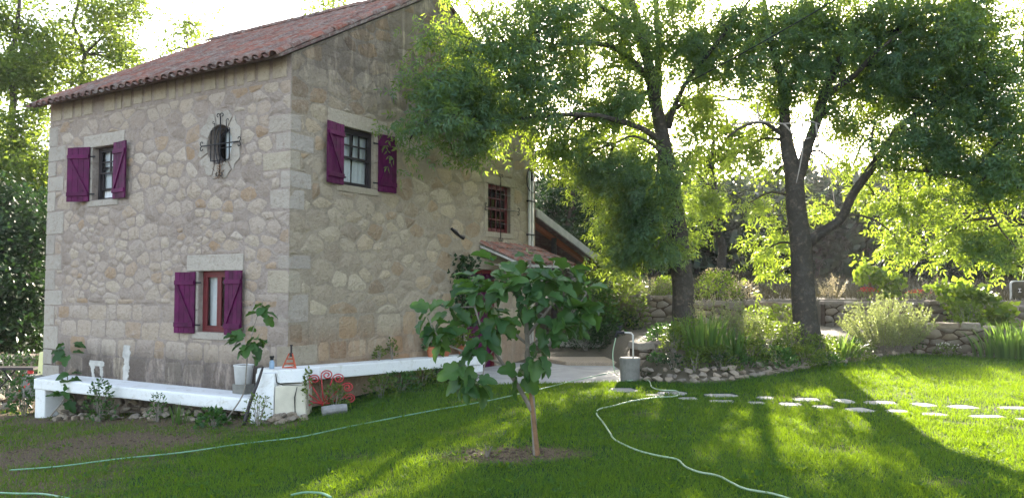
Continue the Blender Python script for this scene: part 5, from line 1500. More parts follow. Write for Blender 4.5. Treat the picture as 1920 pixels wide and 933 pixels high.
back_tree(50, 21.5, 470, 'dark shaded tree standing beyond the far house corner', [(20, 480, 21.5, 50, 50, 1.2, 120), (70, 460, 22, 35, 60, 1, 90), (30, 570, 21.5, 60, 55, 1.2, 130), (80, 560, 22.5, 30, 60, .8, 75), (20, 640, 21.5, 60, 30, 1.0, 75), (70, 380, 23, 30, 40, .8, 50), (10, 400, 22, 45, 40, 1, 60)], 'ivy', r0=.16, name='understorey_tree')
back_tree(-10, 20.5, 520, 'added dark thicket tree screening sunlit ground at the far left edge above the stone heap', [(-10, 560, 20.5, 55, 50, 1, 70), (40, 620, 20.5, 45, 36, .8, 55), (-30, 640, 20.5, 50, 40, .9, 50), (0, 480, 21, 50, 40, 1, 50), (60, 540, 21, 30, 50, .7, 36)], 'ivy', r0=.1, name='understorey_tree')  # extra understorey, added to keep the sunlit ground behind dark
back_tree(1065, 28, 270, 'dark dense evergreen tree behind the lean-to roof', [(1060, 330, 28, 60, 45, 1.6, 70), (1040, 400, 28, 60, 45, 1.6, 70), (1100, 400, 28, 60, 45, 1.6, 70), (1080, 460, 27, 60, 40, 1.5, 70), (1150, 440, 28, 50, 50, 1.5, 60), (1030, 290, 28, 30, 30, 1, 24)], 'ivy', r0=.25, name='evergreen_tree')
back_tree(1340, 26, 190, 'sunlit pale green tree between the two ash trees', [(1330, 230, 26, 45, 35, 1.4, 44), (1385, 250, 26, 45, 40, 1.4, 48), (1310, 300, 26, 40, 36, 1.0, 30), (1365, 315, 26, 40, 30, .8, 18), (1420, 300, 26, 30, 30, .8, 12), (1330, 395, 26, 40, 30, 1.0, 18), (1290, 370, 26, 30, 40, 1, 18), (1440, 210, 26, 30, 30, 1, 18)], 'ash_left', r0=.2)
back_tree(1150, 30, 200, 'sunlit tree glowing behind the hanging curtains of the first ash', [(1100, 260, 30, 60, 40, 1.6, 46), (1160, 300, 30, 60, 45, 1.6, 54), (1090, 350, 30, 50, 45, 1.5, 44), (1210, 260, 30, 45, 40, 1.4, 32), (1150, 390, 30, 60, 45, 1.6, 50), (1220, 360, 30, 50, 50, 1.5, 44)], 'ash_left', r0=.22)
for px, Y, tp, lab in ((1720, 44, 400, 'silvery olive tree in the shade left of the yellow green fig'), (1800, 42, 420, 'silvery olive tree with bare trunk behind the fig bush'), (1870, 46, 410, 'dusky olive tree behind the arched panel'), (1940, 45, 420, 'dusky olive tree leaving the right edge')):
    back_tree(px, Y, tp + 20, lab, [(px, tp + 30, Y, 48, 30, 1.6, 60), (px - 30, tp + 62, Y, 38, 26, 1.5, 46), (px + 32, tp + 60, Y, 38, 26, 1.5, 46), (px, tp + 75, Y, 46, 16, 1.3, 34)], 'olive', pine_spray, .16, 'olive_tree', 'olive trees on the slope', .5)

# far wooded slope: one mass
parts = []
tr = MB()
spots = [(((RNG.uniform(930, 2400)) - 960) / 1500 * y_, y_, RNG.uniform(4.2, 6.6) + .035 * max(0, y_ - 60)) for y_ in np.concatenate([RNG.uniform(44, 66, 300), RNG.uniform(66, 100, 100)])]
spots += [(-y_ * RNG.uniform(.42, .85), y_, RNG.uniform(5, 9)) for y_ in RNG.uniform(28, 44, 46)]
spots += [(RNG.uniform(27, 50), RNG.uniform(2, 46), RNG.uniform(9, 14)) for _ in range(60)]  # added trees out of view at the right, tall to darken the pane reflections
for (X_, Y_, h) in spots:
    g0 = float(hz(X_, Y_)); P, _ = blob_points((X_, Y_, g0 + h * .52), (2.0, 2.0, h * .52), 40, .6, 3); parts.append(vfar_spray(P))
    tr.tube([(X_, Y_, g0 - .3), (X_ + .2, Y_, g0 + h * .7)], [.16, .06], 5)
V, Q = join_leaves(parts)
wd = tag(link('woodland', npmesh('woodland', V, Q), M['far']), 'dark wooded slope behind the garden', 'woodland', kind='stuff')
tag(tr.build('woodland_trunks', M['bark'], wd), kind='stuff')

# ------------------------------------------------------------------ shrubs and flowers
def up_leaves(n, base, r, h, leaf, width, dome=1.0, droop=.35, flat=1.0):
    th = RNG.uniform(0, 2 * np.pi, n); rr = np.sqrt(RNG.uniform(0, 1, n)); z = RNG.uniform(.04, 1, n)
    lim = np.sqrt(np.clip(1 - (z * dome) ** 2 * .85, .05, 1))
    P = np.stack([base[0] + r * rr * lim * np.cos(th), base[1] + r * rr * lim * np.sin(th), base[2] + h * z], 1)
    D = unit(np.stack([np.cos(th) * .7, np.sin(th) * .7, np.full(n, droop)], 1) + RNG.normal(scale=.5, size=(n, 3)))
    S = unit(np.cross(D, rand_dirs(n, .9, .5))); k = RNG.uniform(.6, 1.2, n)
    return leaf_quads(P, D, S, leaf * k, width * k)

def bush(name, base, r, h, n, leaf, width, mat, label, cat='shrub', group=None, stems=9, droop=.35, flower=None, squash=1.0):
    base = Vector(base); t = thing(name, base, label, cat, group)
    V, Q = up_leaves(n, base, r, h, leaf, width, 1.0, droop)
    link('foliage', npmesh('foliage', V - np.array(base), Q), M[mat], t, base)
    mb = MB()
    for k in range(stems):
        a = random.uniform(0, 6.28); q = random.uniform(.2, .75) * r
        tip = base + Vector((q * math.cos(a), q * math.sin(a), h * random.uniform(.6, .95)))
        mb.tube([base + Vector((q * .15 * math.cos(a), q * .15 * math.sin(a), -.03)), base.lerp(tip, .5) + Vector((0, 0, .04 * h)), tip], [.008, .006, .003], 4)
    mb.build('stem', M['fig_bark'], t)
    if flower:
        fm, n, size = flower
        V, Q = up_leaves(n, base + Vector((0, 0, h * .7)), r * .9, h * .42, size, size * .8, 1.0, .8)
        link('flower', npmesh('flower', V - np.array(base), Q), M[fm], t, base)['kind'] = 'stuff'
    return t

def wands(name, base, r, h, n, m, leaf, width, mat, label, tipmat=None, cat='shrub', group=None):
    """upright stems set all round with small leaves"""
    base = Vector(base); t = thing(name, base, label, cat, group); parts = []; tips = []; mb = MB()
    for k in range(n):
        a = RNG.uniform(0, 6.28); q = math.sqrt(RNG.uniform(0, 1)); H = h * RNG.uniform(.65, 1.05) * (1 - .35 * q * q)
        b0 = np.array(base) + np.array([r * .45 * q * math.cos(a), r * .45 * q * math.sin(a), 0]); tp = b0 + np.array([r * .62 * q * math.cos(a), r * .62 * q * math.sin(a), H]) + RNG.normal(scale=.03, size=3)
        f = RNG.uniform(.12, 1, m) ** .8; P = b0 + (tp - b0) * f[:, None]
        D = unit(unit(tp - b0) * .7 + RNG.normal(scale=.6, size=(m, 3))); S = unit(np.cross(D, rand_dirs(m)))
        parts.append(leaf_quads(P, D, S, leaf * RNG.uniform(.6, 1.2, m), width))
        mb.tube([Vector(b0), Vector(tp)], [.005, .002], 4)
        if tipmat:
            g_ = 16; P = b0 + (tp - b0) * RNG.uniform(.72, 1.12, g_)[:, None] + RNG.normal(scale=.012, size=(g_, 3)); D = rand_dirs(g_, .8); tips.append(leaf_quads(P, D, unit(np.cross(D, rand_dirs(g_))), .03, .018))
    V, Q = join_leaves(parts); link('foliage', npmesh('foliage', V - np.array(base), Q), M[mat], t, base)
    mb.build('stem', M['fig_bark'], t)
    if tips: V, Q = join_leaves(tips); link('seed_head', npmesh('seed_head', V - np.array(base), Q), M[tipmat], t, base)['kind'] = 'stuff'
    return t

def iris(base, n, h, r, label, w=.032, lean=.35, group='iris clumps in the flower bed', mat='iris', cat='plant', name='iris_clump'):
    base = Vector(base); t = thing(name, base, label, cat, group); V = []; Q = []
    for k in range(n):
        a = RNG.uniform(0, 6.28); q = RNG.uniform(0, 1) ** .6; p = np.array([r * q * math.cos(a), r * q * math.sin(a), 0]); H = h * RNG.uniform(.6, 1.05)
        out = np.array([math.cos(a), math.sin(a), 0]); fa = a + RNG.normal(scale=.8); sd = np.array([-math.sin(fa), math.cos(fa), 0]); ln = lean * q * RNG.uniform(.4, 1.6)
        o = len(V) ; sg = 5
        for j in range(sg + 1):
            f = j / sg; c = p + out * ln * H * f ** 1.8 + np.array([0, 0, H * (f - .45 * ln * f ** 3)]); ww = w * (1 - f ** 3) * .5
            V += [c - sd * ww, c + sd * ww]
        for j in range(sg): Q.append((o + 2 * j, o + 2 * j + 1, o + 2 * j + 3, o + 2 * j + 2))
    link('blades', npmesh('blades', np.array(V), np.array(Q), True), M[mat], t, base)
    return t

def bp(px, Y, dz=0.0):
    x = (px - 960) / 1500 * Y; return Vector((x, Y, float(hz(x, Y)) + dz))
# the flower bed, left to right
bush('bed_herb', bp(1262, 14.9), .30, .45, 420, .075, .035, 'herb', 'low leafy herb beside the tap at the patio end of the bed', 'plant', 'leafy herbs in the flower bed')
bush('bed_herb', bp(1305, 14.4), .24, .30, 330, .07, .035, 'herb', 'small green herb in front of the iris clump', 'plant', 'leafy herbs in the flower bed')
iris(bp(1318, 15.0), 110, .78, .48, 'wide clump of tall iris blades left of the straw plumes')
iris(bp(1372, 14.9), 45, .62, .30, 'smaller iris clump leaning beside the straw plumes')
wands('plume_plant', bp(1340, 16.2), .55, 1.15, 26, 46, .05, .014, 'sage', 'pale plant with straw coloured plumes above the iris', 'straw', 'plant')
wands('sage_bush', bp(1395, 15.9), .55, 1.0, 40, 60, .06, .016, 'sage', 'grey green sage bush with upright stems left of the forked trunk')
bush('mint_bush', bp(1432, 15.6), .50, .62, 1000, .06, .03, 'herb', 'bright green mint bush before the low rock wall', 'shrub', 'leafy herbs in the flower bed')
bush('mint_bush', bp(1478, 15.9), .50, .70, 1000, .06, .03, 'herb', 'bright green mint bush at the left foot of the forked trunk', 'shrub', 'leafy herbs in the flower bed')
bush('mint_bush', bp(1535, 16.3), .42, .52, 700, .06, .03, 'herb', 'dark green herb at the right foot of the forked trunk', 'shrub', 'leafy herbs in the flower bed')
iris(bp(1572, 17.0), 60, .62, .42, 'arching iris clump between the forked trunk and the rosemary', .035, .95)
wands('rosemary_bush', bp(1660, 18.2), 1.0, 1.25, 170, 90, .06, .017, 'sage', 'large silvery rosemary bush beside the iris')
iris(bp(1868, 17.35), 80, .80, .5, 'bright iris clump at the right end of the bed', .04, .4)
iris(bp(1900, 17.15), 120, .88, .6, 'dense dark iris clump at the right edge', .04, .4)
iris(bp(1945, 17.0), 80, .85, .6, 'iris clump cut by the right edge of the picture', .04, .4)
bush('flower_plant', bp(1772, 17.75), .32, .32, 260, .06, .03, 'herb', 'small plant with pale flowers below the tumbled wall', 'plant', None, 6, .4, ('pale_flower', 50, .04))
bush('yellow_herb', bp(1808, 20.2), .50, .75, 600, .07, .035, 'figlit', 'yellow green herb under the right fig bush')
for px, Y, r, h, n, mt, lab in ((1236, 15.9, .35, .40, 420, 'fig', 'dark leafy plant above the short retaining wall'), (1290, 16.0, .45, .55, 600, 'herb', 'leafy plant behind the wide iris clump'), (1345, 14.5, .32, .30, 380, 'herb', 'low green plant before the straw plumes'),
                             (1405, 14.9, .40, .42, 520, 'herb', 'low mint plant before the sage bush'), (1455, 15.0, .38, .36, 480, 'fig', 'dark low herb at the bed edge left of the forked trunk'), (1505, 15.6, .42, .40, 520, 'herb', 'green herb hiding the foot of the forked trunk'), (1548, 16.0, .36, .32, 420, 'fig', 'dark low herb at the bed edge right of the forked trunk'),
                             (1600, 17.0, .40, .34, 420, 'herb', 'low herb before the rosemary bush'), (1470, 17.4, .50, .75, 800, 'herb', 'taller leafy herb behind the mint by the forked trunk'), (1420, 17.6, .5, .7, 700, 'figlit', 'yellow green herb before the low rock wall'), (1250, 17.2, .45, .4, 450, 'fig', 'dark fern like plant at the foot of the first trunk'), (1700, 18.6, .4, .28, 380, 'fig', 'low dark plant right of the rosemary bush')):
    bush('bed_herb', bp(px, Y), r, h, n, .075, .036, mt, lab, 'plant', 'leafy herbs in the flower bed')
ORD26 = ORD + 'thirteenth fourteenth fifteenth sixteenth seventeenth eighteenth nineteenth twentieth twenty-first twenty-second twenty-third twenty-fourth twenty-fifth twenty-sixth'.split()
for k in range(26):
    d_ = .3 + k * .33; od = ORD26[k]; e = edge_at(d_); Yb = e.y + random.uniform(.35, .75); x_ = e.x + random.uniform(-.1, .2)
    if e.x > 9.6: break
    bush('edge_herb', (x_, Yb, float(hz(x_, Yb))), random.uniform(.16, .3), random.uniform(.14, .34), 190, .06, .03, random.choice(('herb', 'fig', 'herb', 'ivy')), f'{od} low leafy plant from the tap just behind the edging stones', 'plant', 'low plants behind the edging stones', 4)
# on and behind the walls
wands('lavender_tuft', bp(1215, 24.0), .95, .75, 90, 34, .07, .012, 'sage', 'silvery dry lavender tuft on the tall wall', 'straw')
bush('gold_bush', bp(1250, 23.6), .52, .72, 800, .08, .04, 'figlit', 'golden green bush on the wall left of the first trunk')
bush('flowering_bush', bp(1345, 23.6), .75, .85, 1000, .09, .045, 'figlit', 'sunlit bush with pale blossom on the wall between the trunks', 'shrub', None, 9, .4, ('straw', 160, .06))
bush('flowering_bush', bp(1390, 23.8), .55, .55, 500, .09, .04, 'straw', 'low straw coloured bush right of the sunlit blossom bush')
wands('white_weed', bp(1558, 23.4), .55, .75, 26, 24, .06, .03, 'straw', 'pale seeding weed on the wall right of the forked trunk')
wands('white_weed', bp(1745, 23.8), .40, .80, 14, 22, .06, .03, 'straw', 'pale dry flower stalks on the wall beyond the rosemary')
bush('red_flowers', bp(1625, 23.2), .32, .30, 130, .06, .03, 'herb', 'small clump of red flowers on the wall under the young fig', 'plant', None, 5, .4, ('petal', 130, .05))
bush('red_flowers', bp(1722, 23.4), .42, .26, 120, .06, .03, 'herb', 'low clump of red flowers on the wall right of the young fig', 'plant', None, 5, .4, ('petal', 110, .045))
bush('patio_shrub', bp(1098, 19.9), .62, .55, 900, .09, .022, 'ivy', 'low dark shrub at the edge of the gravel by the patio')
bush('patio_shrub', bp(1138, 20.2), .50, .48, 700, .09, .022, 'ivy', 'low dark spiky shrub at the terrace side of the gravel')
bush('wall_shrub', bp(1150, 21.9), .80, .55, 800, .10, .05, 'ivy', 'dark creeping shrub at the foot of the tall wall')
bush('garden_bush', bp(1150, 22.2), 1.0, 2.1, 2600, .13, .06, 'herb', 'rounded bright green bush beside the lean-to', 'bush', None, 10, .2)
bush('garden_bush', bp(1105, 21.0), .9, 1.7, 2000, .13, .06, 'fig', 'dark green bush behind the fig tree crown', 'bush', None, 10, .2)

# small sunlit fig bushes beyond the wall, weeds at the house
def small_fig(base, tips, label, r, leaf, n, mat='figlit'):
    base = Vector(base); t = thing('fig_bush', base, label, 'tree', 'small figs'); mb = MB(); parts = []
    for tp in tips:
        tp = Vector(tp); mb.tube([base, base.lerp(tp, .5) + Vector((0, 0, .1)), tp], [.035, .025, .012], 6)
        P, _ = blob_points(tp, (r, r, r * .7), n, .08, 2); parts.append(simple_sprays(P, 5, leaf, leaf * .8, .10, .0))
    mb.build('trunk', M['fig_bark'], t); V, Q = join_leaves(parts); link('crown', npmesh('crown', V - np.array(base), Q), M[mat], t, base)
small_fig(bp(1640, 23.2), [at(1625, 508, 23.2), at(1650, 520, 23.2), at(1675, 525, 23.2), at(1660, 545, 23.2)], 'young sunlit fig with a stake on top of the straight wall', .30, .17, 26)
mb = MB().tube([bp(1631, 23.1), at(1631, 530, 23.1)], .04, 6); tag(mb.build('wooden_stake', M['fig_scar']), 'reddish wooden stake beside the young fig on the wall', 'stake')
small_fig(bp(1825, 20.9), [at(1785, 540, 20.9), at(1820, 550, 20.9), at(1850, 565, 20.9), at(1790, 570, 20.9), at(1860, 600, 20.8), at(1820, 595, 20.8), at(1880, 590, 20.7)], 'wide yellow green fig bush in front of the right wall', .34, .19, 26)

def sapling(base, pts, leaves, leaf, label, mat='fig', name='fig_sapling'):
    base = Vector(base); t = thing(name, base, label, 'sapling', 'saplings by the bench')
    P = [Vector(p) for p in smooth_path([base] + [Vector(p) for p in pts], 5)]
    MB().tube(P, [.013 - .009 * k / (len(P) - 1) for k in range(len(P))], 6).build('stem', M['fig_bark'], t, smooth=True)
    for (p, n, r) in leaves:
        for k in range(n):
            a = random.uniform(0, 6.28); el = random.uniform(-.5, .5)
            d = Vector((math.cos(a) * math.cos(el), math.sin(a) * math.cos(el), math.sin(el) - .15)).normalized()
            up = (Vector((0, 0, 1)) + Vector((random.gauss(0, .4), random.gauss(0, .4), 0))).normalized(); s_ = d.cross(up).normalized(); nn = s_.cross(d)
            q = Vector(p) + d * r * random.uniform(.2, 1) + Vector((0, 0, random.uniform(-r, r) * .8)); L_ = leaf * random.uniform(.7, 1.2)
            place(random.choice(FIGLEAF), 'leaf', t, q, s_, d, nn, 0, (L_, L_, L_))

FIGH = [(0, 0), (.14, -.07), (.34, -.02), (.43, .12), (.36, .27), (.49, .38), (.51, .54), (.40, .64), (.30, .66), (.30, .80), (.20, .95), (0, 1.04)]
OVAL_H = [(0, 0), (.2, .02), (.36, .18), (.42, .4), (.36, .65), (.2, .88), (0, 1.05)]
def leaf_obj(half, fold, bend, seed):
    rg = random.Random(seed); pts = half + [(-x, y) for x, y in reversed(half[1:-1])]
    def z(x, y): return fold * abs(x) - bend * y * y - .10 * x * x + .03 * math.sin(9 * y + seed)
    vs = [(x * (1 + rg.uniform(-.06, .06)), y, z(x, y)) for x, y in pts] + [(0, .45, z(0, .45) - .02)]
    n = len(pts); me = pymesh('leaf', vs, [(i, (i + 1) % n, n) for i in range(n)], True); me.materials.append(M['fig']); return me
FIGLEAF = [leaf_obj(FIGH, .45, .35, 1), leaf_obj(FIGH, .25, .62, 2), leaf_obj(FIGH, .6, .2, 3), leaf_obj(OVAL_H, .2, .3, 4)]

b = gpt(*WA(5.15, 0, .80).to_2d())
sapling(b, [at(124, 740, b.y), at(126, 690, b.y + .05), at(128, 655, b.y + .1)], [(at(128, 650, b.y + .1), 7, .16), (at(118, 735, b.y), 5, .16), (at(135, 715, b.y), 3, .08), (at(132, 700, b.y), 2, .05)], .20, 'thin sapling with large leaves in front of the bench leg')
b = gpt(*WA(.32, 0, .95).to_2d())
sapling(b, [at(455, 740, b.y), at(462, 690, b.y), at(466, 655, b.y), at(480, 600, b.y + .05), at(495, 560, b.y + .1)], [(at(466, 650, b.y), 12, .15), (at(458, 632, b.y), 7, .14), (at(490, 585, b.y + .1), 4, .08), (at(496, 572, b.y + .1), 3, .05), (at(480, 640, b.y), 5, .1)], .17, 'slender young fig sapling in front of the bucket')
bush('bench_shrub', gpt(*WA(3.35, 0, .95).to_2d()), .26, .68, 300, .075, .04, 'fig', 'bushy green shrub growing up before the middle of the bench', 'shrub', 'weeds by the bench')
bush('bench_shrub', gpt(*WA(1.9, 0, .9).to_2d()), .16, .45, 120, .06, .03, 'fig', 'small thin shrub before the near part of the bench', 'shrub', 'weeds by the bench')
iris(gpt(*WA(1.25, 0, 1.0).to_2d()), 45, .36, .14, 'tuft of upright grassy blades below the bench', .014, .5, 'weeds by the bench', 'iris', 'plant', 'grass_tuft')
bush('bench_shrub', gpt(*WA(.35, 0, 1.1).to_2d()), .24, .25, 160, .09, .06, 'fig', 'broad leaved weed at the foot of the young fig sapling', 'plant', 'weeds by the bench')
bush('bench_shrub', gpt(-3.62, 11.5), .22, .45, 170, .06, .025, 'herb', 'feathery weed climbing the white buttress', 'plant', 'weeds by the bench')
bush('bench_shrub', WA(6.5, -.78, .5), .35, .75, 300, .10, .05, 'fig', 'dark rose bush beyond the far end of the bench', 'shrub', 'weeds by the bench', 8, .3, ('petal', 6, .07))
bush('screen_bush', (-11.3, 18.0, float(gz(-11.3, 18.0))), 1.3, 1.1, 1500, .11, .05, 'ivy', 'added dark bush screening sunlit ground beyond the far end of the bench', 'bush')  # added bush, its dark leaves cover bright sunlit ground
bush('pillar_vine', (-3.02, 11.93, -.1), .07, .55, 90, .055, .035, 'herb', 'thin vine climbing the cream side of the pillar', 'plant', None, 3)
bush('scroll_shrub', gpt(-2.68, 12.2), .20, .40, 220, .07, .035, 'herb', 'leafy plant growing through the red iron scrolls', 'plant')
for k, (s, o, r, h, n) in enumerate(((1.35, .75, .32, .36, 300), (2.0, .62, .38, .34, 340), (2.7, .55, .36, .30, 320), (3.3, .5, .34, .28, 300), (3.9, .5, .30, .24, 240))):
    p = WB(s, 0, o); bush('ledge_weed', gpt(p.x, p.y), r, h, n, .07, .035, 'fig' if k % 2 else 'herb', f'{ORD[k]} low green weed from the red scrolls along the foot of the ledge', 'plant', 'weeds under the ledge')
for k, (s, r, h) in enumerate(((2.0, .10, .22), (2.35, .12, .34))):
    bush('wall_weed', WB(s, .40, .14), r, h, 90, .055, .035, 'herb', f'{("small", "taller")[k]} green weed sprouting where the ledge meets the gable wall', 'plant', 'weeds on the ledge')
# ivy under the awning
p = WB(4.75, .0, .2); b_ = Vector((p.x, p.y, -.05)); t = thing('ivy', b_, 'dark ivy climbing beside the door up to the awning', 'climber')
P = np.array([list(WB(4.65 + RNG.normal(scale=.22), RNG.uniform(.9, 2.3), RNG.uniform(.04, .3))) for _ in range(420)]); D = rand_dirs(420, -.4); V, Q = leaf_quads(P, D, unit(np.cross(D, rand_dirs(420))), .10, .085)
link('foliage', npmesh('foliage', V - np.array(b_), Q), M['ivy'], t, b_)
MB().tube([WB(4.72, -.06, .08), WB(4.68, 1.0, .07), WB(4.65, 2.2, .1)], .02, 5).build('stem', M['bark'], t)
for (s, o, r, h, lab, mt, fl) in ((3.42, .24, .11, .19, 'terracotta pot nearest the corner with a leafy plant', 'fig', ('pale_flower', 8, .04)), (3.80, .26, .11, .17, 'middle terracotta pot half hidden by fig leaves', 'fig', None), (4.5, .22, .12, .18, 'terracotta pot nearest the door with yellow green foliage', 'figlit', None)):
    t, c = pot(s, o, r, h, lab, None, None)
    V, Q = up_leaves(130, c, .2, .36, .11, .06); link('foliage', npmesh('foliage', V - np.array(c), Q), M[mt], t, c)
    if fl: V, Q = up_leaves(fl[1], c + Vector((0, 0, .1)), .12, .12, fl[2], fl[2]); link('flower', npmesh('flower', V - np.array(c), Q), M[fl[0]], t, c)

# ------------------------------------------------------------------ the fig tree on the lawn
b = onlawn(1006, 852); FY = b.y; b.z = float(gz(b.x, b.y)) - .03
fig = thing('fig_tree', b, 'young fig tree with big lobed leaves standing alone on the lawn', 'tree')
mb = MB()
def fl(*q): return [list(at(x, y, FY + dy)) + [r] for x, y, dy, r in q]
FL = [[list(b) + [.038]] + fl((1003, 820, 0, .030), (1000, 780, 0, .028), (997, 740, 0, .026), (992, 690, 0, .023), (989, 640, .02, .024), (986, 590, .04, .02), (990, 540, .05, .015), (995, 490, .05, .008)),
      fl((999, 772, 0, .026), (984, 745, -.02, .022), (966, 715, -.05, .02), (945, 685, -.1, .018), (925, 655, -.15, .015), (905, 620, -.2, .012), (890, 575, -.2, .009)),
      fl((944, 684, -.1, .012), (900, 665, -.2, .011), (860, 655, -.25, .009), (830, 640, -.3, .007), (808, 610, -.3, .006)),
      fl((988, 630, .02, .016), (1020, 590, .1, .014), (1050, 555, .2, .011), (1078, 520, .25, .008)),
      fl((988, 645, .02, .014), (950, 610, .15, .012), (915, 565, .25, .01), (880, 530, .3, .007)),
      fl((989, 650, 0, .013), (1030, 622, -.1, .011), (1070, 590, -.15, .009), (1100, 550, -.15, .006)),
      fl((987, 600, .03, .013), (965, 550, -.1, .01), (945, 505, -.15, .006)),
      fl((991, 690, 0, .010), (985, 668, -.15, .008), (988, 650, -.2, .006)),
      fl((925, 655, -.15, .008), (910, 680, -.25, .007), (905, 705, -.3, .005)),
      fl((986, 570, .04, .010), (1020, 530, .1, .008), (1040, 490, .1, .005))]
for lb in FL:
    sm = smooth_path(lb, 4); mb.tube([Vector(p[:3]) for p in sm], [p[3] for p in sm], 8)
mb.build('trunk', M['fig_bark'], fig, smooth=True)
sc = [list(b + Vector((.010, -.010, .0))) + [.032]] + fl((1004, 820, -.010, .025), (1000, 780, -.012, .022), (996, 745, -.012, .019), (992, 715, -.010, .012))
MB().tube([Vector(p[:3]) for p in smooth_path(sc, 3)], [p[3] for p in smooth_path(sc, 3)], 8).build('bare_wood', M['fig_scar'], fig, smooth=True)
tips = []
for (x, y, dy, n) in ((808, 600, -.3, 9), (830, 625, -.3, 8), (800, 570, -.28, 6), (850, 660, -.25, 7), (845, 580, -.2, 8), (880, 560, -.1, 9), (905, 540, 0, 9), (870, 525, .2, 7), (905, 500, .1, 8), (930, 520, -.15, 9), (945, 490, -.1, 8), (960, 540, -.25, 9), (930, 580, -.3, 9), (900, 610, -.3, 9),
                      (890, 640, -.3, 7), (905, 700, -.3, 8), (860, 690, -.25, 6), (990, 480, .05, 9), (1000, 520, -.2, 9), (985, 560, -.3, 9), (1020, 560, -.25, 9), (1045, 530, -.1, 9), (1040, 490, .1, 8), (1078, 510, .2, 8), (1100, 545, -.1, 9), (1075, 570, -.2, 9), (1050, 600, -.25, 9), (1090, 595, -.1, 7), (1110, 575, .1, 6),
                      (1025, 620, -.2, 7), (990, 655, -.22, 10), (985, 685, -.12, 5), (960, 600, .3, 7), (1000, 590, .35, 7), (920, 560, .4, 7), (1030, 520, .4, 7), (970, 505, .4, 7), (880, 590, .3, 6), (1075, 545, .4, 6), (1060, 630, .1, 4), (1015, 475, .2, 5), (965, 470, .1, 4)):
    tips.append((at(958 + (x - 958) * .97 + RNG.normal(scale=9), y + 10 + RNG.normal(scale=8), FY + dy), n))
random.seed(12)
cen = at(965, 600, FY)
nl = 0
for p, n in tips:
    for k in range(n):
        if nl >= 299 or random.random() < .03: continue
        a = 2 * math.pi * (k + random.uniform(-.3, .3)) / n; el = random.uniform(-1.15, .65)
        d = Vector((math.cos(a) * math.cos(el), math.sin(a) * math.cos(el), math.sin(el))) + (p - cen).normalized() * .35; d.normalize()
        up = (Vector((0, 0, 1)) + (p - cen).normalized() * .5 + Vector((random.gauss(0, .6), random.gauss(0, .6) - .35, 0))).normalized(); s_ = d.cross(up).normalized(); nn = s_.cross(d)
        L_ = random.choice((.08, .11, .14, .16, .18, .20)) * random.uniform(.9, 1.1); q = p + d * random.uniform(.02, .09) + Vector((0, 0, random.uniform(-.06, .05)))
        place(random.choice(FIGLEAF[:3]), 'leaf', fig, q, s_, d, nn, random.uniform(-.3, .3), (L_ * random.uniform(.75, 1.0), L_, L_)); nl += 1
mb = MB()
for p, n in tips: 
    q = min((Vector(v[:3]) for lb in FL for v in lb), key=lambda v: (v - p).length); mb.tube([q, q.lerp(p, .5) + Vector((0, 0, .015)), p], [.008, .006, .004], 5)
mb.build('twig', M['fig_bark'], fig)['kind'] = 'stuff'

# clods and pebbles in the bare earth
mb = MB()
for k in range(420):
    if k < 170: x, y = .05 + RNG.normal() * .42, 8.2 + RNG.normal() * .22
    else: x, y = -6.0 + RNG.normal() * 1.7, 10.6 + RNG.normal() * .8
    if not in_lawn(np.array([x]), np.array([y]))[0]: continue
    me = ROCKS[k % 8]; r = RNG.uniform(.008, .028); a = RNG.uniform(0, 6.28); c = gpt(x, y, .004)
    mb.add([c + Vector((v.co.x * math.cos(a) - v.co.y * math.sin(a), v.co.x * math.sin(a) + v.co.y * math.cos(a), v.co.z)) * r for v in me.vertices], [tuple(f.vertices) for f in me.polygons])
tag(mb.build('clods', M['soil']), 'small clods and pebbles on the bare earth', 'clods', kind='stuff')

# ------------------------------------------------------------------ grass
def blades(n, r0, r1, th, hgt, wid, keepf):
    r = r0 * (r1 / r0) ** RNG.uniform(0, 1, n); a = RNG.uniform(-th, th, n)
    x, y = r * np.sin(a), r * np.cos(a); ok = in_lawn(x, y)
    for (sx, sy, hw, hd) in STEPS: ok &= ((np.abs(x - sx) / (hw * .93)) ** 2.5 + (np.abs(y - sy) / (hd * .9)) ** 2.5) > 1
    k = keepf(x, y); ok &= RNG.uniform(0, 1, n) < k
    x, y, r = x[ok], y[ok], r[ok]; n = len(x)
    P = np.stack([x, y, gz(x, y) - .004], 1)
    cl = .7 + .9 * (np.sin(x * 3.1 + 2 * np.sin(y * 2.3)) * np.sin(y * 2.7 + 1.5 * np.sin(x * 1.9)))
    H = hgt * RNG.uniform(.5, 1.3, n) * (.8 + .35 * cl) * (r / 8) ** .35; W = wid * RNG.uniform(.7, 1.3, n) * (r / 8) ** .8
    fa = RNG.uniform(0, 6.28, n); S = np.stack([np.cos(fa), np.sin(fa), np.zeros(n)], 1); L = RNG.normal(scale=.45, size=(n, 3)); L[:, 2] = 1
    T = P + L * H[:, None]
    V = np.stack([P - S * W[:, None] * .5, P + S * W[:, None] * .5, T], 1).reshape(-1, 3)
    return V, np.arange(3 * n).reshape(n, 3)
def mottled(x, y): return .5 + .5 * np.sin(x * 1.7 + np.sin(y * 2.9) * 1.5) * np.sin(y * 2.1 + np.sin(x * 2.3) * 1.3)
V, Q = blades(620000, 5.2, 22, R(44), .046, .0065, lambda x, y: np.clip(1.08 - 1.0 * bare(x, y) * (.55 + .75 * mottled(x, y)), .04, 1))
tag(link('grass', npmesh('grass', V, Q), M['grass']), 'short green lawn grass', 'grass', kind='stuff')
V, Q = blades(90000, 5.2, 20, R(44), .030, .006, lambda x, y: np.clip(bare(x, y) * 1.0 * (1 - .5 * mottled(x, y)) + .05 + .30 * sstep(.55, .95, mottled(x * .8 + 3, y * .9)), 0, .8))
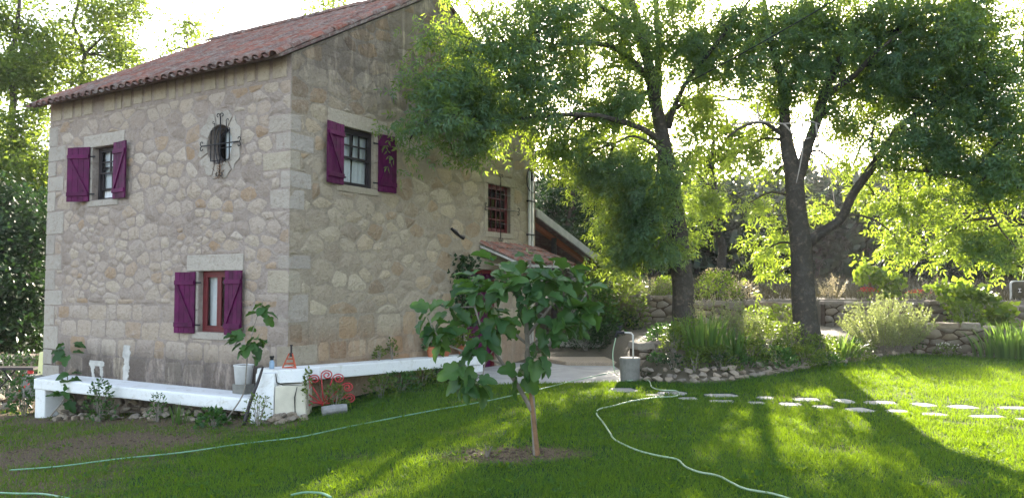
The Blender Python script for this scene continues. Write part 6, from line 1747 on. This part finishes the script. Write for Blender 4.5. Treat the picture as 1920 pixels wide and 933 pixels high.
tag(link('dry_grass', npmesh('dry_grass', V, Q), M['dryblade']), 'dry straw coloured blades in the lawn', 'grass', kind='stuff')
parts = []
for k in range(620):
    r = 5.6 * (17 / 5.6) ** RNG.uniform(); a = RNG.uniform(-.66, .66); x, y = r * math.sin(a), r * math.cos(a)
    if not in_lawn(np.array([x]), np.array([y]))[0] or any(abs(x - q[0]) < q[2] and abs(y - q[1]) < q[3] for q in STEPS): continue
    c = np.array([x, y, float(gz(x, y)) + .012]); n = RNG.integers(8, 22); th = RNG.uniform(0, 6.28, n); R_ = RNG.uniform(.03, .11)
    P = c + np.stack([np.cos(th) * R_ * RNG.uniform(.1, 1, n), np.sin(th) * R_ * RNG.uniform(.1, 1, n), RNG.uniform(0, .03, n)], 1)
    D = unit(np.stack([np.cos(th), np.sin(th), RNG.uniform(.1, .9, n)], 1)); S = unit(np.cross(D, np.array([0, 0, 1.]) + RNG.normal(scale=.2, size=(n, 3))))
    parts.append(leaf_quads(P, D, S, RNG.uniform(.03, .06, n), RNG.uniform(.012, .028, n)))
V, Q = join_leaves(parts); tag(link('lawn_weeds', npmesh('lawn_weeds', V, Q), M['grass']), 'broad leaved weeds scattered through the lawn', 'weeds', kind='stuff')
# weeds in the bare patch under the fig
bush('lawn_weed', gpt(-.25, 8.15), .12, .13, 80, .05, .025, 'herb', 'small weed in the bare earth beside the fig trunk', 'plant')

n = 26000; y = RNG.uniform(23.4, 46, n); x = y * RNG.uniform(.08, .95, n)
P = np.stack([x, y, hz(x, y) - .02], 1); H = RNG.uniform(.12, .45, n) * (.6 + .6 * mottled(x * .5, y * .5)); fa = RNG.uniform(0, 6.28, n); S = np.stack([np.cos(fa), np.sin(fa), np.zeros(n)], 1); L = RNG.normal(scale=.3, size=(n, 3)); L[:, 2] = 1
V = np.stack([P - S * .014, P + S * .014, P + L * H[:, None]], 1).reshape(-1, 3)
tag(link('meadow_grass', npmesh('meadow_grass', V, np.arange(3 * n).reshape(n, 3)), M['meadow']), 'dry meadow grass on the slope beyond the walls', 'grass', kind='stuff')

# ------------------------------------------------------------------ evening haze
m, nt, b, out = new_mat('haze'); nt.nodes.remove(b)
pv = nt.nodes.new('ShaderNodeVolumePrincipled'); pv.inputs['Color'].default_value = (0.93, 0.95, 1.0, 1); pv.inputs['Density'].default_value = 0.00035; pv.inputs['Anisotropy'].default_value = 0.45
nt.links.new(pv.outputs[0], out.inputs['Volume'])
mb = MB(); mb.hexa([(-310, -70, -3), (310, -70, -3), (310, 610, -3), (-310, 610, -3), (-310, -70, 42), (310, -70, 42), (310, 610, 42), (-310, 610, 42)])
tag(mb.build('haze', m), 'thin evening haze in the air', 'haze', kind='stuff')
